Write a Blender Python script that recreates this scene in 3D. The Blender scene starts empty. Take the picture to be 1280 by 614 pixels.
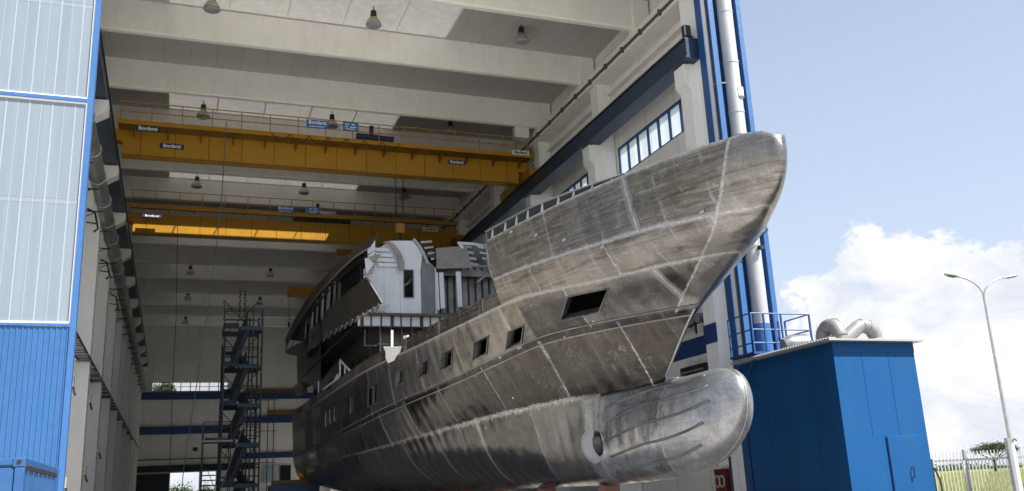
import bpy, bmesh, math, random
import numpy as np
from mathutils import Vector, Matrix
random.seed(4)
R = math.radians
scene = bpy.context.scene
COL = scene.collection

# ------------------------------------------------------------------ camera model
EYE = 1.7
FPX = 1135.4                                   # focal length in pixels of a 1280 wide picture
yaw, pitch, roll = R(20.695), R(14.916), R(-2.7225)
_f = np.array([math.sin(yaw)*math.cos(pitch), math.cos(yaw)*math.cos(pitch), math.sin(pitch)])
_r0 = np.array([math.cos(yaw), -math.sin(yaw), 0.0])
_u0 = np.cross(_r0, _f)
_r = _r0*math.cos(roll) + _u0*math.sin(roll)
_u = -_r0*math.sin(roll) + _u0*math.cos(roll)
def _ray(x, y): return _f + _r*(x-640)/FPX - _u*(y-307)/FPX
def atY(x, y, Y):
    d = _ray(x, y); q = d*Y/d[1]; return Vector((q[0], q[1], q[2]+EYE))
def atX(x, y, X):
    d = _ray(x, y); q = d*X/d[0]; return Vector((q[0], q[1], q[2]+EYE))

# ------------------------------------------------------------------ materials
class NT:
    def __init__(s, name):
        s.m = bpy.data.materials.new(name); s.m.use_nodes = True
        s.t = s.m.node_tree; s.t.nodes.clear()
        s.out = s.t.nodes.new('ShaderNodeOutputMaterial')
    def n(s, typ, **kw):
        nd = s.t.nodes.new(typ)
        for k, v in kw.items(): setattr(nd, k, v)
        return nd
    def set(s, sock, v):
        if hasattr(v, 'is_linked') or isinstance(v, bpy.types.NodeSocket): s.t.links.new(v, sock)
        else: sock.default_value = v
    def math(s, op, a, b=0.0, c=0.0, clamp=False):
        nd = s.n('ShaderNodeMath', operation=op, use_clamp=clamp)
        s.set(nd.inputs[0], a); s.set(nd.inputs[1], b)
        if op in ('MULTIPLY_ADD', 'SMOOTH_MIN', 'COMPARE'): s.set(nd.inputs[2], c)
        return nd.outputs[0]
    def mix(s, fac, a, b, blend='MIX'):
        nd = s.n('ShaderNodeMix', data_type='RGBA', blend_type=blend)
        s.set(nd.inputs['Factor'], fac)
        for i, v in ((6, a), (7, b)):
            if isinstance(v, tuple): nd.inputs[i].default_value = (*v, 1) if len(v) == 3 else v
            else: s.t.links.new(v, nd.inputs[i])
        return nd.outputs[2]
    def mapr(s, v, a, b, c=0.0, d=1.0, smooth=False):
        nd = s.n('ShaderNodeMapRange'); nd.clamp = True
        if smooth: nd.interpolation_type = 'SMOOTHSTEP'
        s.set(nd.inputs[0], v)
        for i, q in enumerate((a, b, c, d)): s.set(nd.inputs[i+1], q)
        return nd.outputs[0]
    def noise(s, vec, scale, detail=4, rough=.55, dist=0.0):
        nd = s.n('ShaderNodeTexNoise'); s.set(nd.inputs['Vector'], vec)
        nd.inputs['Scale'].default_value = scale; nd.inputs['Detail'].default_value = detail
        nd.inputs['Roughness'].default_value = rough; nd.inputs['Distortion'].default_value = dist
        return nd.outputs['Fac']
    def pos(s): return s.n('ShaderNodeNewGeometry').outputs['Position']
    def scalev(s, vec, sc):
        nd = s.n('ShaderNodeVectorMath', operation='MULTIPLY'); s.set(nd.inputs[0], vec); nd.inputs[1].default_value = sc
        return nd.outputs[0]
    def bsdf(s, **kw):
        b = s.n('ShaderNodeBsdfPrincipled')
        for k, v in kw.items():
            k = k.replace('_', ' ')
            if isinstance(v, tuple) and len(v) == 3: v = (*v, 1)
            s.set(b.inputs[k], v)
        s.t.links.new(b.outputs[0], s.out.inputs[0]); s.b = b
        return b
    def bump(s, h, strength=.3, dist=.02):
        nd = s.n('ShaderNodeBump'); nd.inputs['Strength'].default_value = strength; nd.inputs['Distance'].default_value = dist
        s.t.links.new(h, nd.inputs['Height']); s.t.links.new(nd.outputs[0], s.b.inputs['Normal'])

def mat(name, base, rough=.5, metal=0.0, var=.12, scale=.8, dirt=0.0, dirtcol=(.12, .10, .08), streak=1.0, bump=0.0, spec=.5):
    n = NT(name); p = n.pos()
    a = n.noise(n.scalev(p, (1, 1, 1/streak)), scale, 5, .6)
    b = n.noise(p, scale*9, 3, .6)
    v = n.math('MULTIPLY_ADD', b, .3, n.math('MULTIPLY', a, .7))
    lo = tuple(c*(1-var) for c in base); hi = tuple(min(1, c*(1+var)) for c in base)
    col = n.mix(n.mapr(v, .3, .7), lo, hi)
    if dirt > 0:
        d = n.noise(n.scalev(p, (1.6, 1.6, .22)), 1.3, 6, .65)
        col = n.mix(n.math('MULTIPLY', n.mapr(d, .5, .75), dirt), col, dirtcol)
    n.bsdf(Base_Color=col, Roughness=n.mapr(b, .3, .7, max(.02, rough-.07), min(1, rough+.07)), Metallic=metal)
    n.b.inputs['Specular IOR Level'].default_value = spec
    if bump: n.bump(b, bump, .01)
    return n.m

def panelmat(name, base, axis, pitch, joint=.03, var=.08, rough=.75, dirt=.25, z_pitch=0, jointdark=.45, tone=.1):
    """cast concrete panels: joint lines every `pitch` metres along an axis, each panel a little different"""
    n = NT(name); p = n.pos()
    sep = n.n('ShaderNodeSeparateXYZ'); n.set(sep.inputs[0], p)
    c = n.math('DIVIDE', sep.outputs[axis], pitch)
    fr = n.math('FRACT', c)
    ln = n.math('LESS_THAN', n.math('MULTIPLY', n.math('SUBTRACT', .5, n.math('ABSOLUTE', n.math('SUBTRACT', fr, .5))), pitch), joint/2)
    idx = n.math('FLOOR', c)
    if z_pitch:
        cz = n.math('DIVIDE', sep.outputs[2], z_pitch); frz = n.math('FRACT', cz)
        lz = n.math('LESS_THAN', n.math('MULTIPLY', n.math('SUBTRACT', .5, n.math('ABSOLUTE', n.math('SUBTRACT', frz, .5))), z_pitch), joint/2)
        ln = n.math('MAXIMUM', ln, lz)
        idx = n.math('MULTIPLY_ADD', n.math('FLOOR', cz), 17.3, idx)
    wn = n.n('ShaderNodeTexWhiteNoise', noise_dimensions='1D'); n.set(wn.inputs['W'], idx)
    a = n.noise(p, .7, 5, .6)
    t = n.math('MULTIPLY_ADD', wn.outputs[0], tone, n.math('MULTIPLY', a, var*2))
    t = n.math('ADD', t, 1-var-tone/2)
    sc = n.n('ShaderNodeVectorMath', operation='SCALE'); sc.inputs[0].default_value = base; n.set(sc.inputs['Scale'], t)
    col = sc.outputs[0]
    d = n.noise(n.scalev(p, (1.6, 1.6, .15)), 1.1, 6, .65)
    col = n.mix(n.math('MULTIPLY', n.mapr(d, .52, .78), dirt), col, tuple(c*.55 for c in base))
    col = n.mix(n.math('MULTIPLY', ln, 1-jointdark), col, tuple(c*.25 for c in base))
    n.bsdf(Base_Color=col, Roughness=rough)
    n.bump(n.math('SUBTRACT', n.noise(p, 30, 3), n.math('MULTIPLY', ln, 1.0)), .15, .01)
    return n.m

def hull_mat(name):
    """bare welded aluminium plating: U = metres along the ship, V = plating row"""
    n = NT(name)
    uv = n.n('ShaderNodeUVMap', uv_map='plating').outputs[0]
    aux = n.n('ShaderNodeUVMap', uv_map='stem').outputs[0]
    p = n.pos()
    nz = n.n('ShaderNodeTexNoise'); nz.inputs['Scale'].default_value = 5.5; nz.inputs['Detail'].default_value = 4; n.set(nz.inputs['Vector'], p)
    dv = n.n('ShaderNodeVectorMath', operation='SUBTRACT'); n.set(dv.inputs[0], nz.outputs['Color']); dv.inputs[1].default_value = (.5, .5, .5)
    dv2 = n.scalev(dv.outputs[0], (.12, .07, 0))
    ad = n.n('ShaderNodeVectorMath', operation='ADD'); n.set(ad.inputs[0], uv); n.set(ad.inputs[1], dv2)
    s = n.n('ShaderNodeSeparateXYZ'); n.set(s.inputs[0], ad.outputs[0]); U, V = s.outputs[0], s.outputs[1]
    s0 = n.n('ShaderNodeSeparateXYZ'); n.set(s0.inputs[0], uv); U0, V0 = s0.outputs[0], s0.outputs[1]
    sa = n.n('ShaderNodeSeparateXYZ'); n.set(sa.inputs[0], aux); D, Z = sa.outputs[0], sa.outputs[1]
    row = n.math('FLOOR', V0)
    def rnd(w):
        q = n.n('ShaderNodeTexWhiteNoise', noise_dimensions='1D'); n.set(q.inputs['W'], w); return q.outputs[0]
    off = rnd(n.math('ADD', row, 3.7))
    cu = n.math('ADD', n.math('DIVIDE', U, 2.9), off)
    cu0 = n.math('ADD', n.math('DIVIDE', U0, 2.9), off)
    # butts (vertical welds) and seams (lengthwise welds)
    def line(coord, half, soft):
        fr = n.math('FRACT', coord)
        dd = n.math('SUBTRACT', .5, n.math('ABSOLUTE', n.math('SUBTRACT', fr, .5)))
        return n.mapr(dd, half, half+soft, 1, 0, True)
    butt = line(cu, .004, .009); seam = n.math('MULTIPLY', line(V, .010, .022), n.math('SUBTRACT', 1.0, n.mapr(n.math('ABSOLUTE', n.math('SUBTRACT', V0, 2.0)), .2, .25, 1, 0)))
    seam = n.math('MULTIPLY', seam, n.math('MAXIMUM', n.mapr(U0, 21.3, 22.6), n.mapr(V0, 1.3, 1.31)))
    frame = line(n.math('DIVIDE', U, .61), .03, .05)
    halo_s = n.math('MULTIPLY', n.math('MULTIPLY', n.math('MULTIPLY', line(V, .015, .085), n.mapr(V0, 1.4, 1.5, .55, 1)), n.mapr(n.math('ABSOLUTE', n.math('SUBTRACT', V0, 2.0)), .15, .2)), n.math('MAXIMUM', n.mapr(U0, 21.3, 22.6), n.mapr(V0, 1.3, 1.31)))
    halo_b = n.math('MULTIPLY', line(cu, .008, .06), n.mapr(rnd(n.math('MULTIPLY_ADD', n.math('FLOOR', n.math('ADD', cu, .5)), 5.7, n.math('MULTIPLY', row, 13.1))), .45, .6))
    brk = n.mapr(n.noise(p, 2.2, 3, .6), .45, .62)
    brk2 = n.mapr(n.noise(p, 1.1, 4, .65), .35, .6)
    upper = n.mapr(V0, 2.7, 3.1)
    frame_m = n.math('MULTIPLY', n.math('MULTIPLY', frame, brk), n.mapr(upper, 0, 1, .10, .40))
    fu = line(n.math('DIVIDE', V, .21), .06, .10)
    frame_l = n.math('MULTIPLY', n.math('MULTIPLY', fu, brk), n.mapr(V0, 3, 3.2, 0, .35))
    sd_ = n.math('MULTIPLY_ADD', n.math('MAXIMUM', n.math('MULTIPLY', n.math('SUBTRACT', V0, 4.0), n.math('SUBTRACT', 5.0, V0)), 0.0), .9, n.math('SUBTRACT', n.mapr(V0, 2, 4, .42, .86), n.mapr(V0, 4, 5, 0, .14)))
    inside = n.math('MULTIPLY', n.math('LESS_THAN', D, sd_), n.math('GREATER_THAN', V0, 2.0)); keepb = n.math('SUBTRACT', 1.0, inside)
    butt = n.math('MULTIPLY', butt, keepb); frame_m = n.math('MULTIPLY', frame_m, keepb)
    stem_l = n.mapr(n.math('ABSOLUTE', n.math('SUBTRACT', n.math('MULTIPLY_ADD', n.math('SUBTRACT', U, U0), .6, D), sd_)), .016, .05, 1, 0, True)
    stem_l = n.math('MULTIPLY', stem_l, n.mapr(V0, 1.95, 2.0))
    weld = n.math('MAXIMUM', n.math('MAXIMUM', n.math('MULTIPLY', butt, n.mapr(brk2, 0, 1, .45, 1)), n.math('MULTIPLY', seam, .9)), stem_l)
    weld = n.math('MAXIMUM', weld, n.math('MAXIMUM', frame_m, frame_l))
    # plate tones
    tone = rnd(n.math('MULTIPLY_ADD', n.math('FLOOR', cu0), 7.13, n.math('MULTIPLY', row, 31.7)))
    blot = n.noise(p, .55, 6, .62, .4)
    fine = n.noise(p, 14, 5, .7)
    # sanding streaks run along the ship
    st = n.n('ShaderNodeCombineXYZ'); n.set(st.inputs[0], n.math('MULTIPLY', U0, 1.1)); n.set(st.inputs[1], n.math('MULTIPLY', Z, 17.0)); n.set(st.inputs[2], n.math('MULTIPLY', D, .15))
    streak = n.noise(st.outputs[0], 1.3, 5, .65, .5)
    streakm = n.mapr(streak, .38, .66)
    t = n.math('MULTIPLY_ADD', n.math('POWER', tone, 1.2), .86, n.math('MULTIPLY', n.mapr(blot, .3, .7), .22))
    greyl = n.mix(n.math('POWER', t, 1.7), (.012, .012, .0125), (.205, .205, .205))  # lower rows darker: dark reflections are put into the plate colour
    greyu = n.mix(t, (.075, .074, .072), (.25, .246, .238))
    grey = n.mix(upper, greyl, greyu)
    brown = n.mix(t, (.085, .073, .061), (.31, .275, .235))
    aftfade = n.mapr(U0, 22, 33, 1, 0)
    brownf = n.mapr(n.math('MULTIPLY_ADD', rnd(n.math('MULTIPLY_ADD', n.math('FLOOR', cu0), 3.31, n.math('MULTIPLY', row, 11.9))), .6, n.math('MULTIPLY', blot, .7)), .5, .8)
    brownf = n.math('MULTIPLY', brownf, n.mapr(V0, 1.2, 2.2, .10, .45))
    tan_ = n.math('MULTIPLY', n.math('MULTIPLY', n.mapr(U0, 22.45, 22.5), n.mapr(U0, 27.7, 27.6)), n.math('MULTIPLY', n.mapr(V0, 2.05, 2.1), n.mapr(V0, 3.0, 2.98)))
    tan2 = n.math('MULTIPLY', n.math('MULTIPLY', n.mapr(U, 19.2, 19.25), n.mapr(V0, 3.0, 3.02)), n.mapr(V0, 4.0, 3.98, 0, .9))
    brownf = n.math('MAXIMUM', brownf, tan2)
    brownf = n.math('MAXIMUM', brownf, n.math('MULTIPLY', tan_, n.mapr(blot, .3, .6, .5, 1.0)))
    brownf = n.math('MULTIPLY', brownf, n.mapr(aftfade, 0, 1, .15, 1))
    upperbrown = n.mapr(upper, 0, 1, 0, .34)
    col = n.mix(n.math('MAXIMUM', brownf, upperbrown), grey, brown)
    aft = n.mapr(U0, 23, 35, 0, .45)  # darkens towards the stern: the hall's shade put into the colour
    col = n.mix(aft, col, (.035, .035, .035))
    lowbr = n.mapr(V0, .992, .94, 0, .72)
    silver = (.40, .41, .425)  # pale bulb plating, with sky light put into the colour
    bulbz = n.math('MULTIPLY', lowbr, n.mapr(U, 21.95, 22.15, 1, .15))
    bulbn = n.math('MULTIPLY_ADD', n.mapr(n.noise(p, 9, 10, .82, 1.6), .45, .56), .75, n.mapr(n.noise(p, 1.7, 8, .7, .6), .4, .62))
    col = n.mix(n.math('MULTIPLY', bulbz, n.mapr(bulbn, 0, 1.6, .45, 1.5)), col, silver)
    col = n.mix(n.math('MULTIPLY', inside, .45), col, (.33, .325, .315))
    bow = n.math('MULTIPLY', n.mapr(streakm, 0, 1, 0, .5), n.mapr(upper, 0, 1, .12, 1))
    col = n.mix(bow, col, (.33, .30, .262))
    dark = n.math('MULTIPLY', n.mapr(n.noise(st.outputs[0], .45, 7, .75, .8), .50, .64), n.mapr(upper, 0, 1, .25, .85))
    col = n.mix(dark, col, (.07, .06, .05))
    col = n.mix(n.math('MULTIPLY', n.mapr(fine, .64, .70), n.mapr(upper, 0, 1, .08, .18)), col, (.40, .395, .385))
    kb_ = n.math('MULTIPLY', n.mapr(n.math('ABSOLUTE', n.math('SUBTRACT', V0, 1.985)), .05, .06, 1, 0), .65)
    col = n.mix(kb_, col, (.022, .022, .022))
    # dark oxide stains with hard edges, chalk scribbles, scratches and little tack marks
    stn = n.mapr(n.noise(p, 1.5, 10, .72, .6), .515, .56)
    col = n.mix(n.math('MULTIPLY', stn, n.math('MULTIPLY', n.mapr(V0, .9, 1.0, .15, .34), n.mapr(upper, 0, 1, 1, .55))), col, (.016, .0155, .015))
    rdg = n.mapr(n.math('ABSOLUTE', n.math('SUBTRACT', n.noise(p, 2.6, 3, .5, 1.2), .5)), 0, .006, 1, 0)
    rdg = n.math('MULTIPLY', rdg, n.mapr(n.noise(p, 1.3, 3, .6), .54, .60))
    scp = n.n('ShaderNodeCombineXYZ'); n.set(scp.inputs[0], n.math('MULTIPLY', U0, 22.0)); n.set(scp.inputs[1], n.math('MULTIPLY', n.math('ADD', Z, n.math('MULTIPLY', U0, .35)), 2.2))
    scrt = n.math('MULTIPLY', n.mapr(n.noise(scp.outputs[0], 1.0, 4, .6), .66, .72), n.mapr(n.noise(p, .9, 4, .6), .45, .58))
    vor = n.n('ShaderNodeTexVoronoi'); n.set(vor.inputs['Vector'], p); vor.inputs['Scale'].default_value = 1.35
    tack = n.mapr(vor.outputs['Distance'], .035, .06, 1, 0)
    mk = n.math('MAXIMUM', n.math('MAXIMUM', n.math('MULTIPLY', rdg, .55), n.math('MULTIPLY', scrt, .55)), n.math('MULTIPLY', tack, .8))
    mk = n.math('MULTIPLY', mk, n.mapr(U0, 26, 44, 1, .35))
    col = n.mix(mk, col, (.50, .50, .49))
    scr = n.noise(p, 18, 8, .78, .8)
    spk = n.n('ShaderNodeCombineXYZ'); n.set(spk.inputs[0], n.math('MULTIPLY', U0, 9.0)); n.set(spk.inputs[1], n.math('MULTIPLY', Z, 1.6)); n.set(spk.inputs[2], row)
    spike = n.noise(spk.outputs[0], 1.0, 6, .75, .3)
    hm = n.math('MAXIMUM', halo_s, n.math('MULTIPLY', halo_b, keepb))
    hraw = n.math('ADD', hm, n.math('MULTIPLY', n.math('SUBTRACT', n.math('MULTIPLY_ADD', spike, .5, n.math('MULTIPLY', scr, .5)), .5), 2.6))
    halo = n.math('MAXIMUM', n.math('MULTIPLY', n.mapr(hraw, .42, .62), n.mapr(hm, .02, .12)), n.math('MULTIPLY', n.math('MULTIPLY', inside, .5), n.mapr(scr, .46, .56)))
    halo = n.math('MULTIPLY', halo, n.mapr(U0, 24, 40, .55, .18))
    col = n.mix(halo, col, (.37, .366, .358))
    vb_ = n.n('ShaderNodeCombineXYZ'); n.set(vb_.inputs[0], n.math('MULTIPLY', U0, 1.9)); n.set(vb_.inputs[1], n.math('MULTIPLY', Z, .25))
    band_ = n.mapr(n.noise(vb_.outputs[0], 1.0, 3, .6, .3), .40, .62)
    col = n.mix(n.math('MULTIPLY', band_, n.mapr(upper, 0, 1, .10, .34)), col, (.085, .072, .060))
    weldc = n.mix(n.mapr(fine, .35, .65), (.24, .24, .236), (.50, .498, .49))
    wf = n.math('MULTIPLY', weld, n.mapr(fine, .25, .6, .45, 1))
    wf = n.math('MULTIPLY', wf, n.mapr(U0, 22, 38, 1, .28))
    col = n.mix(wf, col, weldc)
    rough = n.math('ADD', n.math('ADD', n.mapr(n.math('MULTIPLY_ADD', fine, .3, n.math('MULTIPLY', tone, .7)), .25, .75, .16, .36), n.mapr(upper, 0, 1, 0, .10)), n.math('MULTIPLY', n.math('MAXIMUM', weld, halo), .12))
    metal = n.math('SUBTRACT', n.mapr(weld, 0, 1, .9, .6), n.math('MULTIPLY', bulbz, .35))
    n.bsdf(Base_Color=col, Roughness=rough, Metallic=metal)
    wave = n.noise(p, 1.25, 2, .5)
    rib_ = n.math('MULTIPLY', n.math('COSINE', n.math('MULTIPLY', U0, 10.3)), n.mapr(n.noise(p, .8, 2), .35, .65, .02, .22))
    wave = n.math('ADD', wave, rib_)
    h = n.math('MULTIPLY_ADD', weld, .2, n.math('MULTIPLY_ADD', wave, 2.4, n.math('MULTIPLY', scr, .14)))
    n.bump(h, .45, .03)
    return n.m

def metalmat(name, lo, hi, metal=.75, rough=.45, scale=1.2, stretch=(1, 1, 1)):
    n = NT(name); p = n.pos()
    a = n.noise(n.scalev(p, stretch), scale, 6, .65, .5); b = n.noise(p, 16, 4, .7)
    col = n.mix(n.mapr(a, .3, .7), lo, hi)
    col = n.mix(n.math('MULTIPLY', n.mapr(b, .6, .75), .35), col, tuple(min(1, c*1.7) for c in hi))
    n.bsdf(Base_Color=col, Roughness=n.mapr(b, .3, .7, rough-.1, rough+.12), Metallic=metal)
    n.bump(n.math('MULTIPLY_ADD', n.noise(p, 1.5, 2), 1.2, n.math('MULTIPLY', b, .15)), .3, .02)
    return n.m

def translucent(name, col, tr=.5, rough=.35):
    n = NT(name); p = n.pos()
    a = n.noise(n.scalev(p, (3, 3, .12)), 1.2, 5, .6)
    c = n.mix(n.mapr(a, .3, .7), tuple(x*.9 for x in col), tuple(min(1, x*1.06) for x in col))
    b = n.bsdf(Base_Color=c, Roughness=rough)
    t = n.n('ShaderNodeBsdfTranslucent'); n.set(t.inputs[0], c)
    mx = n.n('ShaderNodeMixShader'); mx.inputs[0].default_value = tr
    n.t.links.new(b.outputs[0], mx.inputs[1]); n.t.links.new(t.outputs[0], mx.inputs[2]); n.t.links.new(mx.outputs[0], n.out.inputs[0])
    return n.m

def ground_mat(name, c1, c2, scale, rough=.85, bump=.2):
    n = NT(name); p = n.pos()
    a = n.noise(p, scale, 7, .65); b = n.noise(p, scale*14, 4, .7)
    col = n.mix(n.mapr(n.math('MULTIPLY_ADD', b, .35, n.math('MULTIPLY', a, .65)), .32, .66), c1, c2)
    n.bsdf(Base_Color=col, Roughness=rough); n.bump(b, bump, .02)
    return n.m

M = {}
M['hull'] = hull_mat('bare_hull_plate')
M['plate'] = metalmat('bare_plate', (.11, .107, .103), (.27, .263, .25))
M['fairing'] = mat('fairing_plate', (.36, .37, .385), .4, .3, .15, 3)
M['wing_plate'] = metalmat('wing_plate', (.02, .02, .021), (.20, .18, .155), .85, .28, .55, (1, .6, 1))
M['plate_bright'] = metalmat('ground_plate', (.27, .27, .27), (.44, .44, .435), .6, .45)
M['frame_plate'] = metalmat('frame_plate', (.05, .05, .052), (.20, .20, .205), .6, .45)
M['plate_dark'] = metalmat('dark_plate', (.018, .018, .019), (.11, .10, .088), .75, .36, .7, (1, .6, 1))
M['plate_brown'] = metalmat('brown_plate', (.045, .04, .036), (.12, .098, .08), .65, .5, .9, (1, .4, 1))
M['primer'] = mat('white_primer', (.56, .59, .62), .45, .15, .1, 1.2, .25, (.35, .37, .4))
M['primer_grey'] = mat('grey_plate', (.30, .31, .33), .5, .45, .2, 1.4, .2)
M['roofplate'] = metalmat('roof_plate', (.20, .19, .175), (.31, .30, .28), .35, .6, 1.0)
M['white'] = mat('white_paint', (.80, .80, .78), .45, 0, .06)
M['wall_white'] = panelmat('wall_panels', (.76, .755, .735), 1, 2.6, .035, .08, .8, .25)  # off-white panels of the side and front walls
M['backwall'] = panelmat('back_wall_panels', (.80, .79, .76), 0, 2.4, .03, .07, .8, .2, 3.0, .7)
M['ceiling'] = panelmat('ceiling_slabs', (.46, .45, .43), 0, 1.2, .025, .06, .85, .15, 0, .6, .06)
M['ceil_white'] = panelmat('skylight_lining', (.76, .75, .71), 0, 2.5, .035, .04, .7, .05, 0, .55, .04)
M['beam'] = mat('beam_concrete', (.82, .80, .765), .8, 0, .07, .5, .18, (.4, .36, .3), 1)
M['column'] = mat('column_concrete', (.82, .815, .795), .75, 0, .07, .6, .22, (.36, .34, .31), 4, .1)
M['band'] = mat('navy_band', (.012, .045, .15), .4, 0, .15)
M['rail'] = mat('runway_blue', (.014, .034, .075), .4, .2, .2, 1.5, .3, (.05, .05, .05))
M['blue'] = mat('blue_sheet', (.028, .105, .265), .42, 0, .09, .5, .14, (.024, .08, .2), 5)
M['navy'] = mat('navy_post', (.018, .075, .22), .4, 0, .1)
M['blue_trim'] = mat('blue_trim', (.036, .12, .31), .4, 0, .06)
M['cabin'] = mat('cabin_blue', (.009, .080, .235), .6, 0, .14, .7, .35, (.03, .095, .18), 5, spec=.15)
M['container'] = mat('container_blue', (.018, .08, .22), .45, 0, .12, .9, .2, (.06, .10, .2), 3)
M['polycarb'] = translucent('polycarbonate', (.25, .30, .355), .2, .3)
M['poly_line'] = mat('polycarb_rib', (.285, .34, .40), .4, 0, .05)
M['poly_girt'] = mat('polycarb_girt', (.215, .255, .30), .4, 0, .05)
M['yellow'] = mat('crane_yellow', (.40, .20, .009), .42, 0, .12, .5, .25, (.2, .1, .02), 3)
M['yellow_dark'] = mat('crane_walkway', (.17, .08, .008), .5, 0, .2, 1.0, .3, (.08, .05, .02))
M['dark'] = mat('dark_steel', (.035, .036, .04), .5, .5, .25, 2)
M['black'] = mat('black_part', (.012, .012, .012), .6, 0, .2)
M['grey'] = mat('grey_steel', (.30, .31, .32), .45, .4, .15, 2)
M['guide'] = mat('guide_grey', (.10, .10, .105), .5, .2, .12, 2)
M['galv'] = metalmat('galvanised', (.30, .31, .32), (.46, .47, .49), .55, .42, 2.5)
M['pipe'] = metalmat('pipe_steel', (.36, .37, .385), (.54, .55, .57), .25, .45, 1.4, (1, 1, .3))
M['duct_light'] = mat('duct_light', (.25, .255, .25), .5, .2, .12, 2.5, .25, (.25, .25, .23), 2)
M['duct'] = metalmat('spiral_duct', (.16, .165, .17), (.36, .365, .37), .6, .42, 3)
M['glass_panel'] = translucent('window_glazing', (.80, .85, .90), .75, .3)
M['skylight'] = translucent('skylight_sheet', (.74, .73, .70), .34, .5)
M['skylight_rear'] = translucent('rear_skylight', (.72, .71, .69), .22, .5)  # rear sheets pass less light, tuned to dim the back of the hall
def clearpane(name):
    n = NT(name); b = n.bsdf(Base_Color=(.8, .85, .88), Roughness=.08)
    t = n.n('ShaderNodeBsdfTransparent'); mx = n.n('ShaderNodeMixShader'); mx.inputs[0].default_value = .85
    n.t.links.new(b.outputs[0], mx.inputs[1]); n.t.links.new(t.outputs[0], mx.inputs[2]); n.t.links.new(mx.outputs[0], n.out.inputs[0])
    return n.m
M['clear_pane'] = clearpane('clear_pane')
M['dark_glass'] = mat('dark_glass', (.02, .022, .025), .12, 0, .1)
M['lamp'] = mat('lamp_reflector', (.42, .40, .34), .3, .5, .1)
M['sign_blue'] = mat('sign_blue', (.03, .17, .45), .5, 0, .05)
M['sign_dark'] = mat('sign_dark', (.02, .03, .09), .5, 0, .05)
M['sign_white'] = mat('sign_white', (.8, .8, .8), .5, 0, .04)
M['letter'] = mat('letter_white', (.82, .83, .85), .5, 0, .03)
M['scaffold'] = mat('scaffold_tube', (.07, .08, .09), .45, .6, .25, 2)
M['scaffold_blue'] = mat('scaffold_blue', (.016, .03, .055), .5, .1, .2, 2)
M['deckblue'] = mat('scaffold_deck', (.03, .085, .165), .5, 0, .15)
M['wood'] = mat('timber', (.20, .11, .05), .75, 0, .3, 2, 0, streak=.3)
M['red'] = mat('fire_red', (.10, .010, .009), .4, 0, .15, 2)
M['rope'] = mat('rope_blue', (.05, .12, .20), .8, 0, .1, 5)
M['cable'] = mat('wire_rope', (.03, .03, .03), .6, 0, .1, 5)
M['shed_roof'] = mat('cabin_roof', (.40, .405, .405), .5, .2, .08)
M['fence'] = mat('fence_white', (.40, .41, .42), .45, .1, .08, 2)
M['post'] = mat('fence_grey', (.22, .23, .25), .5, .2, .1, 2)
M['orange'] = mat('orange_plastic', (.85, .30, .03), .45, 0, .1, 4)
M['block_paint'] = mat('block_paint', (.20, .09, .07), .7, 0, .2, 3)
M['redprimer'] = mat('red_oxide', (.12, .035, .025), .7, 0, .2, 3)
M['concrete'] = ground_mat('apron_concrete', (.54, .52, .485), (.66, .64, .61), .35)
M['asphalt'] = ground_mat('asphalt', (.045, .045, .047), (.085, .083, .08), .5)
M['floor'] = ground_mat('hall_floor', (.44, .43, .41), (.56, .55, .52), .4, .5, .08)
M['field'] = ground_mat('field_grass', (.10, .125, .03), (.26, .25, .085), .25, .95, .5)
M['blade'] = ground_mat('grass_blades', (.11, .16, .035), (.30, .29, .10), .6, .9, .1)
M['leaf'] = ground_mat('leaves', (.030, .060, .016), (.085, .125, .040), 1.2, .75, .2)
M['pine_leaf'] = ground_mat('pine_needles', (.022, .040, .014), (.055, .080, .028), 1.0, .8, .2)
M['bark'] = ground_mat('bark', (.05, .035, .025), (.11, .08, .06), 3, .9, .5)

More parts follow.
